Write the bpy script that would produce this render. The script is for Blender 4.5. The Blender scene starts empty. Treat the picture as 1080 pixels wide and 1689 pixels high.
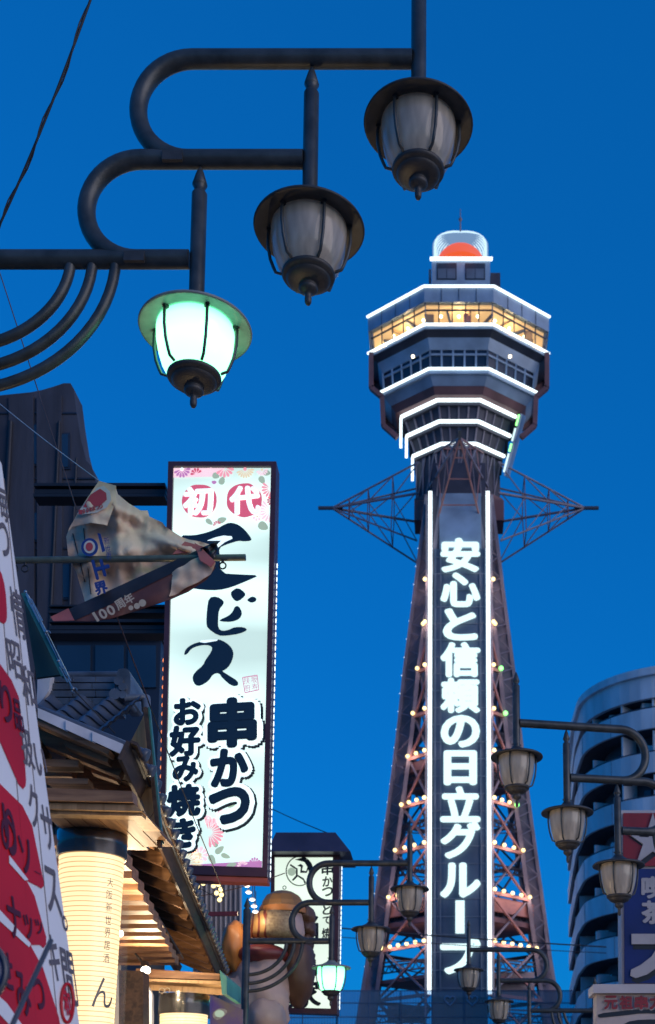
import bpy, math, random
from mathutils import Vector, Matrix, noise
from mathutils.geometry import delaunay_2d_cdt, tessellate_polygon
random.seed(7)
R = math.radians
SC = bpy.context.scene
COL = SC.collection

# ------------------------------------------------------------------ camera
TH = R(7.5); F = 2000.0; CX, CY = 740.0, 1627.0; PW, PH = 1080.0, 1689.0
CAM = Vector((0, 0, 1.6))
cd = bpy.data.cameras.new('camera'); cam = bpy.data.objects.new('camera', cd); COL.objects.link(cam)
cam.location = CAM; cam.rotation_euler = (R(90) + TH, 0, 0)
cd.sensor_fit = 'VERTICAL'; cd.sensor_height = 36.0; cd.sensor_width = 36.0 * PW / PH
cd.lens = 36.0 * F / PH
cd.shift_x = -(CX - PW / 2) / PH; cd.shift_y = (CY - PH / 2) / PH
cd.clip_start = 0.05; cd.clip_end = 6000
cd.dof.use_dof = True; cd.dof.focus_distance = 9.0; cd.dof.aperture_fstop = 3.4
SC.camera = cam

# ------------------------------------------------------------------ sky, afterglow, exposure
SUN_AZ = (0.80, -0.58); SUN_EL = R(5.0)
world = bpy.data.worlds.new('World'); SC.world = world; world.use_nodes = True
nt = world.node_tree; nt.nodes.clear()
sky = nt.nodes.new('ShaderNodeTexSky'); sky.sky_type = 'NISHITA'; sky.sun_disc = False
sky.sun_elevation = SUN_EL; sky.sun_rotation = math.atan2(SUN_AZ[0], SUN_AZ[1])
sky.air_density = 1.0; sky.dust_density = 0.2; sky.ozone_density = 6.0
tint = nt.nodes.new('ShaderNodeMix'); tint.data_type = 'RGBA'; tint.blend_type = 'MULTIPLY'
tint.inputs[0].default_value = 1.0; tint.inputs[7].default_value = (0.04, 1.33, 2.72, 1)
bg = nt.nodes.new('ShaderNodeBackground'); bg.inputs[1].default_value = 0.15
wo = nt.nodes.new('ShaderNodeOutputWorld')
gm = nt.nodes.new('ShaderNodeGamma'); gm.inputs[1].default_value = 0.50
nt.links.new(sky.outputs[0], gm.inputs[0]); nt.links.new(gm.outputs[0], tint.inputs[6]); nt.links.new(tint.outputs[2], bg.inputs[0]); nt.links.new(bg.outputs[0], wo.inputs[0])
sd = bpy.data.lights.new('sun', 'SUN'); sun = bpy.data.objects.new('sun', sd); COL.objects.link(sun)
sd.energy = 1.9; sd.angle = R(60); sd.color = (1.0, 0.84, 0.78)
tosun = Vector((SUN_AZ[0], SUN_AZ[1], math.tan(SUN_EL) * math.hypot(*SUN_AZ))).normalized()
sun.rotation_euler = tosun.to_track_quat('Z', 'Y').to_euler(); sun.location = (20, -20, 40)
SC.view_settings.view_transform = 'Standard'; SC.view_settings.look = 'None'
SC.view_settings.gamma = 1.0; SC.view_settings.exposure = 0.0; SC.view_settings.use_curve_mapping = False

# ------------------------------------------------------------------ projection helpers (place things at their real depth)
FW = Vector((0, math.cos(TH), math.sin(TH))); UP = Vector((0, -math.sin(TH), math.cos(TH)))
def ray(px, py):
    return Vector((1, 0, 0)) * ((px - CX) / F) + UP * ((CY - py) / F) + FW
def P(px, py, Y):
    d = ray(px, py); return CAM + d * (Y / d.y)
def PZ(px, py, Z):
    d = ray(px, py); return CAM + d * ((Z - CAM.z) / d.z)
def plane(p0, n):
    def m(px, py):
        d = ray(px, py); return CAM + d * ((p0 - CAM).dot(n) / d.dot(n))
    return m
def proj(p):
    v = p - CAM; z = v.dot(FW); return (CX + F * v.x / z, CY - F * v.dot(UP) / z)
def lerp(a, b, t): return a + (b - a) * t
def interp(tab, x):
    for (x0, y0), (x1, y1) in zip(tab, tab[1:]):
        if x <= x1 or (x1, y1) == tab[-1]:
            return y0 + (y1 - y0) * (x - x0) / (x1 - x0)

# ------------------------------------------------------------------ materials
MATS = {}
def base_mat(name):
    m = bpy.data.materials.new(name); m.use_nodes = True; MATS[name] = m
    return m, m.node_tree, m.node_tree.nodes['Principled BSDF']
def rgba(c): return (c[0], c[1], c[2], 1)
def paint(name, c, rough=0.5, metal=0.0, ns=6.0, amt=0.18, bump=0.0, c2=None, stretch=(1, 1, 1), coat=0.0):
    m, t, b = base_mat(name)
    tc = t.nodes.new('ShaderNodeTexCoord'); mp = t.nodes.new('ShaderNodeMapping'); mp.inputs[3].default_value = stretch
    nz = t.nodes.new('ShaderNodeTexNoise'); nz.inputs['Scale'].default_value = ns; nz.inputs['Detail'].default_value = 6
    rp = t.nodes.new('ShaderNodeValToRGB')
    rp.color_ramp.elements[0].position = 0.3; rp.color_ramp.elements[1].position = 0.7
    lo = c2 or tuple(x * (1 - amt * 1.6) for x in c); hi = c if c2 else tuple(min(1, x * (1 + amt)) for x in c)
    rp.color_ramp.elements[0].color = rgba(lo); rp.color_ramp.elements[1].color = rgba(hi)
    t.links.new(tc.outputs['Object'], mp.inputs[0]); t.links.new(mp.outputs[0], nz.inputs[0])
    t.links.new(nz.outputs[0], rp.inputs[0]); t.links.new(rp.outputs[0], b.inputs['Base Color'])
    b.inputs['Roughness'].default_value = rough; b.inputs['Metallic'].default_value = metal
    b.inputs['Coat Weight'].default_value = coat
    if bump:
        n2 = t.nodes.new('ShaderNodeTexNoise'); n2.inputs['Scale'].default_value = ns * 6; n2.inputs['Detail'].default_value = 5
        bp = t.nodes.new('ShaderNodeBump'); bp.inputs['Strength'].default_value = bump; bp.inputs['Distance'].default_value = 0.02
        t.links.new(mp.outputs[0], n2.inputs[0]); t.links.new(n2.outputs[0], bp.inputs['Height']); t.links.new(bp.outputs[0], b.inputs['Normal'])
    return m
def glow(name, c, s, under=(0.06, 0.06, 0.06), rough=0.5):
    m, t, b = base_mat(name)
    b.inputs['Base Color'].default_value = rgba(under); b.inputs['Roughness'].default_value = rough
    b.inputs['Emission Color'].default_value = rgba(c); b.inputs['Emission Strength'].default_value = s
    return m
def wood(name, c1, c2, rough=0.55, scale=1.0, axis=0):
    m, t, b = base_mat(name)
    tc = t.nodes.new('ShaderNodeTexCoord'); mp = t.nodes.new('ShaderNodeMapping')
    st = [18 * scale] * 3; st[axis] = 1.6 * scale; mp.inputs[3].default_value = st
    nz = t.nodes.new('ShaderNodeTexNoise'); nz.inputs['Scale'].default_value = 1.0; nz.inputs['Detail'].default_value = 7; nz.inputs['Distortion'].default_value = 0.8
    rp = t.nodes.new('ShaderNodeValToRGB'); rp.color_ramp.elements[0].position = 0.32; rp.color_ramp.elements[1].position = 0.68
    rp.color_ramp.elements[0].color = rgba(c1); rp.color_ramp.elements[1].color = rgba(c2)
    bp = t.nodes.new('ShaderNodeBump'); bp.inputs['Strength'].default_value = 0.25; bp.inputs['Distance'].default_value = 0.01
    t.links.new(tc.outputs['Object'], mp.inputs[0]); t.links.new(mp.outputs[0], nz.inputs[0]); t.links.new(nz.outputs[0], rp.inputs[0])
    t.links.new(rp.outputs[0], b.inputs['Base Color']); t.links.new(nz.outputs[0], bp.inputs['Height']); t.links.new(bp.outputs[0], b.inputs['Normal'])
    b.inputs['Roughness'].default_value = rough
    return m
def thin_glass(name, c, trans=0.85, rough=0.05):
    m, t, b = base_mat(name); t.nodes.remove(b)
    out = t.nodes['Material Output']; mx = t.nodes.new('ShaderNodeMixShader'); mx.inputs[0].default_value = 1 - trans
    tr = t.nodes.new('ShaderNodeBsdfTransparent'); tr.inputs[0].default_value = rgba(c)
    gl = t.nodes.new('ShaderNodeBsdfGlossy'); gl.inputs['Roughness'].default_value = rough
    t.links.new(tr.outputs[0], mx.inputs[1]); t.links.new(gl.outputs[0], mx.inputs[2]); t.links.new(mx.outputs[0], out.inputs[0])
    return m

# ------------------------------------------------------------------ mesh builder
class MB:
    def __init__(s): s.v = []; s.f = []; s.sm = []
    def add(s, vs, fs, smooth=False):
        o = len(s.v); s.v += [Vector(v) for v in vs]; s.f += [tuple(i + o for i in f) for f in fs]; s.sm += [smooth] * len(fs); return s
    def hexa(s, q):      # 8 corners: 4 bottom (ccw), 4 top
        return s.add(q, [(3, 2, 1, 0), (4, 5, 6, 7), (0, 1, 5, 4), (1, 2, 6, 5), (2, 3, 7, 6), (3, 0, 4, 7)])
    def box(s, c, d, rz=0.0):
        c = Vector(c); hx, hy, hz = d[0] / 2, d[1] / 2, d[2] / 2
        M = Matrix.Rotation(rz, 3, 'Z')
        return s.hexa([c + M @ Vector(p) for p in ((-hx, -hy, -hz), (hx, -hy, -hz), (hx, hy, -hz), (-hx, hy, -hz), (-hx, -hy, hz), (hx, -hy, hz), (hx, hy, hz), (-hx, hy, hz))])
    def beam(s, p, q, w, h, up=(0, 0, 1)):
        p, q = Vector(p), Vector(q); d = (q - p).normalized(); u = Vector(up)
        if abs(d.dot(u)) > 0.98: u = Vector((0, 1, 0))
        r = d.cross(u).normalized(); u = r.cross(d)
        a, b = r * (w / 2), u * (h / 2)
        return s.hexa([p - a - b, p + a - b, q + a - b, q - a - b, p - a + b, p + a + b, q + a + b, q - a + b])
    def tube(s, pts, r, n=10, cap=True, smooth=True):
        pts = [Vector(p) for p in pts]; rs = r if isinstance(r, (list, tuple)) else [r] * len(pts)
        ref = None; rings = []
        for i, p in enumerate(pts):
            d = (pts[min(i + 1, len(pts) - 1)] - pts[max(i - 1, 0)]).normalized()
            if ref is None:
                ref = d.orthogonal().normalized()
            ref = (ref - d * ref.dot(d)).normalized(); b = d.cross(ref)
            rings.append([p + (ref * math.cos(2 * math.pi * k / n) + b * math.sin(2 * math.pi * k / n)) * rs[i] for k in range(n)])
        vs = [v for g in rings for v in g]; fs = []
        for i in range(len(pts) - 1):
            for k in range(n):
                k2 = (k + 1) % n; fs.append((i * n + k, i * n + k2, (i + 1) * n + k2, (i + 1) * n + k))
        s.add(vs, fs, smooth)
        if cap:
            s.add(rings[0], [tuple(range(n - 1, -1, -1))]); s.add(rings[-1], [tuple(range(n))])
        return s
    def lathe(s, prof, n=24, c=(0, 0, 0), smooth=True, a0=0.0, a1=2 * math.pi):
        c = Vector(c); full = abs(a1 - a0 - 2 * math.pi) < 1e-6; m = n if full else n + 1
        vs = [c + Vector((r * math.cos(a0 + (a1 - a0) * k / n), r * math.sin(a0 + (a1 - a0) * k / n), z)) for r, z in prof for k in range(m)]
        fs = []
        for i in range(len(prof) - 1):
            for k in range(n):
                k2 = (k + 1) % m; fs.append((i * m + k, i * m + k2, (i + 1) * m + k2, (i + 1) * m + k))
        return s.add(vs, fs, smooth)
    def sphere(s, c, r, n=12, sc=(1, 1, 1)):
        c = Vector(c); k = n // 2
        prof = [(max(1e-4, math.sin(math.pi * i / k)) * r, -math.cos(math.pi * i / k) * r) for i in range(k + 1)]
        o = len(s.v); s.lathe(prof, n)
        for i in range(o, len(s.v)):
            v = s.v[i]; s.v[i] = c + Vector((v.x * sc[0], v.y * sc[1], v.z * sc[2]))
        return s
    def prism(s, pts, off):      # planar polygon (any shape) extruded by the vector off
        pts = [Vector(p) for p in pts]; off = Vector(off); n = len(pts)
        tr = tessellate_polygon([pts])
        s.add(pts, [tuple(t) for t in tr]); s.add([p + off for p in pts], [tuple(reversed(t)) for t in tr])
        s.add(pts + [p + off for p in pts], [(i, (i + 1) % n, n + (i + 1) % n, n + i) for i in range(n)])
        return s
    def mesh(s, name, mat):
        me = bpy.data.meshes.new(name); me.from_pydata([tuple(v) for v in s.v], [], s.f)
        me.polygons.foreach_set('use_smooth', s.sm)
        if mat: me.materials.append(MATS[mat] if isinstance(mat, str) else mat)
        me.validate(); me.update()
        return me

def fix_normals(me):
    import bmesh
    b = bmesh.new(); b.from_mesh(me); bmesh.ops.recalc_face_normals(b, faces=b.faces); b.to_mesh(me); b.free()

def thing(name, loc, label, cat, group=None):
    o = bpy.data.objects.new(name, None); COL.objects.link(o); o.location = loc; o.empty_display_size = 0.2
    tag(o, label, cat, group); return o
def tag(o, label=None, cat=None, group=None, kind=None):
    if label: o['label'] = label
    if cat: o['category'] = cat
    if group: o['group'] = group
    if kind: o['kind'] = kind
    return o
def put(name, data, parent=None, mw=None, label=None, kind=None):
    """Link a mesh under its parent; data and mw are in world space."""
    o = bpy.data.objects.new(name, data); COL.objects.link(o)
    if mw is not None: o.matrix_basis = mw
    if parent is not None:
        o.parent = parent
        if parent.type == 'EMPTY' and parent.parent is None:
            o.matrix_parent_inverse = Matrix.Translation(parent.location).inverted()
        else:
            o.matrix_parent_inverse = parent.matrix_basis.inverted()
    if label: o['label'] = label
    if kind: o['kind'] = kind
    return o
def mk(name, mb, mat, parent=None, **k):
    me = mb.mesh(name, mat); fix_normals(me); return put(name, me, parent, **k)
def T(*v): return Matrix.Translation(Vector(v) if len(v) == 3 else v[0])

# ------------------------------------------------------------------ lettering: glyphs laid on a real plane
GL = {}
def glyph(ch, off, ext=0.0):
    k = (ch, off, ext)
    if k not in GL:
        c = bpy.data.curves.new('glyph', 'FONT'); c.body = ch; c.offset = off; c.extrude = ext; c.resolution_u = 4
        c.fill_mode = 'BOTH' if ext else 'FRONT'
        o = bpy.data.objects.new('glyph', c); COL.objects.link(o)
        me = bpy.data.meshes.new_from_object(o.evaluated_get(bpy.context.evaluated_depsgraph_get()))
        vs = [v.co.copy() for v in me.vertices]; fs = [tuple(p.vertices) for p in me.polygons]
        bpy.data.objects.remove(o); bpy.data.curves.remove(c); bpy.data.meshes.remove(me)
        c0 = bpy.data.curves.new('glyph', 'FONT'); c0.body = ch
        o = bpy.data.objects.new('glyph', c0); COL.objects.link(o)
        me = bpy.data.meshes.new_from_object(o.evaluated_get(bpy.context.evaluated_depsgraph_get()))
        xs = [v.co.x for v in me.vertices]; ys = [v.co.y for v in me.vertices]
        bb = (min(xs), max(xs), min(ys), max(ys))
        bpy.data.objects.remove(o); bpy.data.curves.remove(c0); bpy.data.meshes.remove(me)
        GL[k] = (vs, fs, bb)
    return GL[k]
for _c in dict.fromkeys('安心と信頼の日立グルプ'): glyph(_c, 0.0, 0.05)
for _c in dict.fromkeys('安心と信頼の日立グルプ初代串かつお好み焼き扶坂廚寿て尚色家喫茶元祖カ毎情昭和扱いクサス。キ間り品ソーナッツせ100年まつり周新世界土大阪居酒一升'): glyph(_c, 0.0, 0.0)
def letter(name, ch, cx, cy, w, h, M, lift, mat, parent, off=0.0, ext=0.0, skx=0.0, sky_=0.0, rot=0.0):
    """Glyph ch over the picture box (cx,cy,w,h), laid on surface M and lifted by the vector lift."""
    """off = extra stroke weight (em), laid as copies fanned round the glyph, each a hair in front of the last"""
    mb = MB(); ca, sa = math.cos(rot), math.sin(rot); lift = Vector(lift); ln = lift.normalized()
    dl = 0.0006 * max(0.12, (M(cx, cy) - CAM).length / 12 - 0.3)
    copies = [(0, 0)]
    if off:
        nn = 8 if off < 0.06 else 16
        copies += [(off * math.cos(2 * math.pi * k / nn), off * math.sin(2 * math.pi * k / nn)) for k in range(nn)]
        if off > 0.05: copies += [(off * .55 * math.cos(2 * math.pi * k / 8), off * .55 * math.sin(2 * math.pi * k / 8)) for k in range(8)]
    for ci, (ox, oy) in enumerate(copies):
        vs, fs, bb = glyph(ch, 0.0, ext if ci == 0 else 0.0); out = []
        for v in vs:
            vx, vy = v.x + ox, v.y + oy
            x = ((vx - bb[0]) / max(1e-6, bb[1] - bb[0]) - 0.5) * w; y = -((vy - bb[2]) / max(1e-6, bb[3] - bb[2]) - 0.5) * h
            if bb[3] - bb[2] < 0.25: y = -(vy - (bb[2] + bb[3]) / 2) * w
            x, y = x * ca - y * sa, x * sa + y * ca
            x, y = x + skx * y, y + sky_ * x
            p = M(cx + x, cy + y) + lift + ln * dl * ci
            if ext and ci == 0: p = p + ln * ((v.z / ext - 1) * 0.12)
            out.append(p)
        mb.add(out, fs)
    me = mb.mesh(name, mat)
    return put(name, me, parent)
def shape(name, pts, M, lift, mat, parent, thick=0.0):
    lift = Vector(lift); ps = [M(*p) + lift for p in pts]; mb = MB()
    if thick: mb.prism(ps, -lift.normalized() * thick)
    else:
        mb.add(ps, [tuple(t) for t in tessellate_polygon([ps])])
    return mk(name, mb, mat, parent)
def smoothpoly(pts, it=2):
    for _ in range(it):
        q = []
        for a, b in zip(pts, pts[1:] + pts[:1]):
            q += [(a[0] * .75 + b[0] * .25, a[1] * .75 + b[1] * .25), (a[0] * .25 + b[0] * .75, a[1] * .25 + b[1] * .75)]
        pts = q
    return pts
def disc(cx, cy, rx, ry, n=28, a0=0, a1=360):
    return [(cx + rx * math.cos(R(a0 + (a1 - a0) * k / n)), cy + ry * math.sin(R(a0 + (a1 - a0) * k / n))) for k in range(n if a1 - a0 == 360 else n + 1)]

# palette
paint('asphalt', (0.24, 0.225, 0.21), 0.8, ns=3, bump=0.4)
paint('pavement', (0.22, 0.21, 0.2), 0.85, ns=2, bump=0.3)
paint('lamp_metal', (0.060, 0.066, 0.066), 0.42, 0.25, ns=9, amt=0.25, bump=0.06)
paint('lamp_brim', (0.055, 0.052, 0.050), 0.5, 0.15, ns=12, amt=0.22, bump=0.05)
paint('tower_steel', (0.22, 0.19, 0.23), 0.55, 0.0, ns=0.6)
paint('tower_dark', (0.05, 0.05, 0.075), 0.6, 0.1, ns=0.5)
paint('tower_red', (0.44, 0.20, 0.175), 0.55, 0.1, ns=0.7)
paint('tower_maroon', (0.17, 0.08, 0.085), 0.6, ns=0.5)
paint('deck_panel', (0.27, 0.37, 0.50), 0.4, 0.0, ns=0.4)
paint('deck_dark', (0.035, 0.045, 0.07), 0.45, ns=0.4)
paint('shaft_panel', (0.065, 0.10, 0.16), 0.5, ns=0.3)
paint('shaft_frame', (0.12, 0.16, 0.22), 0.5, ns=0.5)
MATS['dark_glass'] = paint('dark_glass', (0.02, 0.03, 0.05), 0.08, ns=0.5)
thin_glass('deck_glass', (0.95, 0.97, 1.0), 0.88)
glow('led_white', (0.80, 0.95, 1.0), 2.2)
glow('letter_glow', (0.72, 0.98, 1.0), 1.25)
glow('bulb_warm', (1.0, 0.76, 0.32), 2.6)
glow('bulb_green', (0.25, 1.0, 0.22), 3.0)
glow('dome_white', (0.62, 0.86, 1.0), 1.15)
glow('dome_back', (0.22, 0.45, 0.78), 0.60)
glow('dome_orange', (1.0, 0.13, 0.035), 0.85)
glow('deck_lamp', (1.0, 0.80, 0.42), 9.0)
glow('ceiling_glow', (1.0, 0.56, 0.17), 0.80, (0.4, 0.3, 0.2))  # ceiling glows by itself, the room's lamplight put into its colour
glow('downlight', (1.0, 0.93, 0.78), 3.0)
paint('deck_room', (0.45, 0.30, 0.14), 0.7, ns=0.8)
paint('pale_panel', (0.30, 0.25, 0.27), 0.6, ns=0.6)
paint('net_blue', (0.10, 0.14, 0.20), 0.6, ns=1.0)

# ------------------------------------------------------------------ ground
mb = MB(); mb.add([(-3000, -600, 0), (3000, -600, 0), (3000, 4000, 0), (-3000, 4000, 0)], [(0, 1, 2, 3)])
tag(mk('ground', mb, 'asphalt'), kind='structure')
mb = MB(); mb.box((-4.6, 60, 0.06), (3.4, 160, 0.12)); tag(mk('pavement', mb, 'pavement'), kind='structure')
mb = MB(); mb.box((6.2, 60, 0.06), (3.4, 160, 0.12)); tag(mk('pavement', mb, 'pavement'), kind='structure')

# ------------------------------------------------------------------ the tower
YA = 126.0; YS = 119.5; XT = P(757, 900, YS).x
tower = thing('observation_tower', (XT, YA, 0), 'tall steel lattice observation tower with white neon lettering and an octagonal lit deck', 'tower')
# leg half width by height, read off both outer edges
def leg_tab():
    tab = []
    for y, h in ((900, 66), (1000, 78), (1100, 92), (1200, 102), (1290, 113), (1380, 125), (1470, 138), (1560, 150), (1640, 161)):
        Y = YS + 2.0
        for _ in range(4):
            p = P(757 + h, y, Y); Y = YS + max(0.6, (p.x - XT) - 3.1)
        tab.append((p.z, p.x - XT))
    tab.sort()
    z0, r0 = tab[0]; z1, r1 = tab[2]
    tab.insert(0, (0.0, r0 + (r0 - r1) / (z1 - z0) * z0))
    return tab
LT = leg_tab()
def RW(z): return interp(LT, z)
ZT = P(757, 812, YS).z          # top of the splayed part
EDGE_L = P(711, 1200, YS).x - XT; EDGE_R = P(808, 1200, YS).x - XT
HALF = (EDGE_R - EDGE_L) / 2
def legp(z, sx, sy, inset=0.0):
    """A point on a leg: sx -1/1 left or right, sy -1 front, 1 rear."""
    r = RW(z) - inset; dy = max(0.6, r - 3.1) - (YA - YS)
    return Vector((XT + sx * r, YA + (dy if sy < 0 else -dy) , z))
def edgep(z, sx, sy):
    return Vector((XT + sx * HALF, YA + sy * (YA - YS), z))
rows_px = [895, 960, 1030, 1101, 1173, 1242, 1320, 1394, 1471, 1556, 1640]
rows = [P(711, y, YS).z for y in rows_px]
allrows = rows + [lerp(rows[-1], 0, t) for t in (0.34, 0.67, 1.0)]
for sx in (-1, 1):
    for sy in (-1, 1):
        zs = [0.0] + sorted(rows) + [ZT]
        mb = MB(); lac = MB()
        for a, b in zip(zs, zs[1:]):
            for ins, w in ((0.18, 0.36), (1.75, 0.42)):
                mb.beam(legp(a, sx, sy, ins), legp(b, sx, sy, ins), w, w, (0, 1, 0))
            back = Vector((0, 1.0 if sy < 0 else -1.0, 0))
            mb.beam(legp(a, sx, sy, 0.3) + back, legp(b, sx, sy, 0.3) + back, 0.3, 0.3, (0, 1, 0))
            mb.beam(legp(a, sx, sy, 1.0) + back * 0.9, legp(b, sx, sy, 1.0) + back * 0.9, 1.25, 0.1, (0, 1, 0))
            n = max(2, int((b - a) / 0.9))
            for k in range(n):
                z0, z1 = lerp(a, b, k / n), lerp(a, b, (k + 1) / n)
                i0, i1 = (0.25, 1.65) if k % 2 else (1.65, 0.25)
                lac.beam(legp(z0, sx, sy, i0), legp(z1, sx, sy, i1), 0.09, 0.09, (0, 1, 0))
                lac.beam(legp(z0, sx, sy, 0.15), legp(z0, sx, sy, 0.15) + back, 0.1, 0.1)
        leg = mk('leg', mb, 'tower_steel', tower)
        mk('lacing', lac, 'tower_steel', leg, kind='stuff')
        mb = MB(); mb.box((legp(0, sx, sy, 0.9).x, legp(0, sx, sy, 0.9).y, 0.6), (4, 4, 1.2)); mk('footing', mb, 'pale_panel', tower)
# face members: cross beams row by row, X braces
def inner(z, sx, sy): return legp(z, sx, sy, 1.85)
for sy in (-1, 1):
    for sx in (-1, 1):
        for i, z in enumerate(allrows[1:-1]):
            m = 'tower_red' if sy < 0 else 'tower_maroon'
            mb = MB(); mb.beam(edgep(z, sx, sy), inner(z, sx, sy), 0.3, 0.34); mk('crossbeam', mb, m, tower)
            if sy < 0:      # lacing rails below, darker
                zz = z - 1.5
                if i > 2:
                    mb = MB(); a, b = edgep(zz, sx, sy) + Vector((0, 1.2, 0)), inner(zz, sx, sy) + Vector((0, 1.2, 0))
                    mb.beam(a, b, 0.14, 0.14); mb.beam(a - Vector((0, 0, .7)), b - Vector((0, 0, .7)), 0.14, 0.14)
                    n = 7
                    for k in range(n):
                        mb.beam(lerp(a, b, k / n), lerp(a, b, (k + .5) / n) - Vector((0, 0, .7)), 0.08, 0.08)
                        mb.beam(lerp(a, b, (k + .5) / n) - Vector((0, 0, .7)), lerp(a, b, (k + 1) / n), 0.08, 0.08)
                    mk('lattice_girder', mb, 'tower_dark', tower)
        step = 1
        for i in range(0, len(allrows) - 1):
            z0, z1 = allrows[i], allrows[i + 1]
            w = 0.2 if sy < 0 else 0.18
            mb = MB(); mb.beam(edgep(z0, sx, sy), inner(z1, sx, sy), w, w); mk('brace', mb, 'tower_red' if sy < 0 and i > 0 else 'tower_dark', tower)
            if i > 1:
                mb = MB(); mb.beam(inner(z0, sx, sy) + Vector((0, .3, 0)), edgep(z1, sx, sy) + Vector((0, .3, 0)), w, w); mk('brace', mb, 'tower_steel', tower)
# side faces (left and right legs, front to rear)
for sx in (-1, 1):
    for i in range(3, len(allrows) - 1):
        z0, z1 = allrows[i], allrows[i + 1]
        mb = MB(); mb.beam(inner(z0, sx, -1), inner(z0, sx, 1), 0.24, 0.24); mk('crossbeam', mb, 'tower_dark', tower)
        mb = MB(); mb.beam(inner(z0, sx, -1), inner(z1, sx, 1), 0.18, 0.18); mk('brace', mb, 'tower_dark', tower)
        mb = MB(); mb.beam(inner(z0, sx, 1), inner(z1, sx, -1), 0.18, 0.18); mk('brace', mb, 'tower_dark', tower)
        for sx2 in (0.45,):
            a = edgep(z0 - 1.2, sx, -1) + Vector((0, 2.5, 0)); b = inner(z0 - 1.2, sx, 1) + Vector((0, -3, 0))
            mb = MB(); mb.beam(a, b, 0.16, 0.16); mb.beam(a - Vector((0, 0, 1.6)), b - Vector((0, 0, .3)), 0.13, 0.13); mk('crossbeam', mb, 'tower_dark', tower)
# platforms
for yrow, th, mat_ in ((1242, 1.0, 'tower_maroon'), (1471, 1.5, 'tower_red'), (1471 + 34, 0.5, 'tower_maroon'), (1601, 0.4, 'tower_maroon')):
    z = P(711, yrow, YS).z - th / 2 - 0.25; r = RW(z) - 1.3
    pts = [(-HALF, YS + .5), (-r, YS + r - 2.6), (-r, 2 * YA - YS - r + 2.6), (-HALF, 2 * YA - YS - .5), (HALF, 2 * YA - YS - .5), (r, 2 * YA - YS - r + 2.6), (r, YS + r - 2.6), (HALF, YS + .5)]
    mb = MB(); mb.prism([(XT + x, y, z - th / 2) for x, y in pts], (0, 0, th)); mk('platform', mb, mat_, tower)
mb = MB(); z = P(757, 1615, YS).z; mb.box((XT + 5.6, YS + 5, z), (4.4, 0.3, 2.8)); mk('equipment_panel', mb, 'pale_panel', tower)
mb = MB(); mb.box((XT - 5.4, YS + 5, z - 3), (4.0, 0.3, 1.8)); mk('equipment_panel', mb, 'pale_panel', tower)
# shaft with the neon sign on its front
mb = MB(); z1 = P(757, 760, YS).z
mb.box((XT, YS + 3.4, z1 / 2), (HALF * 2 - 0.4, 6.0, z1)); mk('lift_shaft', mb, 'tower_dark', tower)
def MS(px, py): return P(px, py, YS)
board = MB(); za, zb = P(757, 905, YS).z, P(757, 1645, YS).z
xc = XT + (EDGE_L + EDGE_R) / 2
board.box((xc, YS + 0.22, (za + zb) / 2), (HALF * 2 - 0.5, 0.3, za - zb))
sgn = mk('sign_board', board, 'shaft_panel', tower)
zc_ = P(757, 812, YS).z
mb = MB(); mb.box((xc, YS + 0.25, (za + zc_) / 2), (HALF * 1.45, 0.3, zc_ - za - 0.1)); mk('upper_panel', mb, 'deck_panel', tower)
for fx in (-0.86, -0.68, 0.68, 0.86):
    mb = MB(); mb.box((xc + fx * HALF, YS + 0.02, (za + zb) / 2), (0.14, 0.12, za - zb)); mk('mullion', mb, 'shaft_frame', sgn)
for k in range(26):
    z = lerp(zb, za, (k + .5) / 26)
    mb = MB(); mb.box((xc, YS + 0.045, z), (HALF * 1.9, 0.08, 0.1)); mk('rail', mb, 'shaft_frame', sgn)
chars = [('安', 918, 59, 52), ('心', 975, 60, 52), ('と', 1032, 50, 48), ('信', 1090, 60, 53), ('頼', 1149, 60, 53), ('の', 1208, 58, 48), ('日', 1268, 48, 52), ('立', 1328, 60, 54),
         ('グ', 1387, 60, 56), ('ル', 1453, 61, 52), ('ー', 1513, 14, 54), ('プ', 1578, 60, 54)]
for ch, y, w, h in chars:
    if ch == 'ー':
        shape('letter', [(751, y - 27), (766, y - 27), (766, y + 27), (751, y + 27)], MS, (0, -0.3, 0), 'letter_glow', sgn, 0.2)
    else:
        letter('letter', ch, 759, y, w, h, MS, (0, -0.3, 0), 'letter_glow', sgn, off=0.048, ext=0.05)
for fx, sgnx in ((711, -1), (808, 1)):
    xx = XT + sgnx * HALF
    mb = MB(); mb.box((xx, YS - 0.1, (P(fx, 812, YS).z + P(fx, 1640, YS).z) / 2), (0.38, 0.3, P(fx, 812, YS).z - P(fx, 1640, YS).z)); mk('neon_tube', mb, 'led_white', tower)
    mb = MB(); mb.box((xx + sgnx * 0.36, YS + 0.3, P(fx, 1240, YS).z), (0.24, 0.5, P(fx, 812, YS).z - P(fx, 1660, YS).z)); mk('edge_frame', mb, 'tower_steel', tower)
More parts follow.
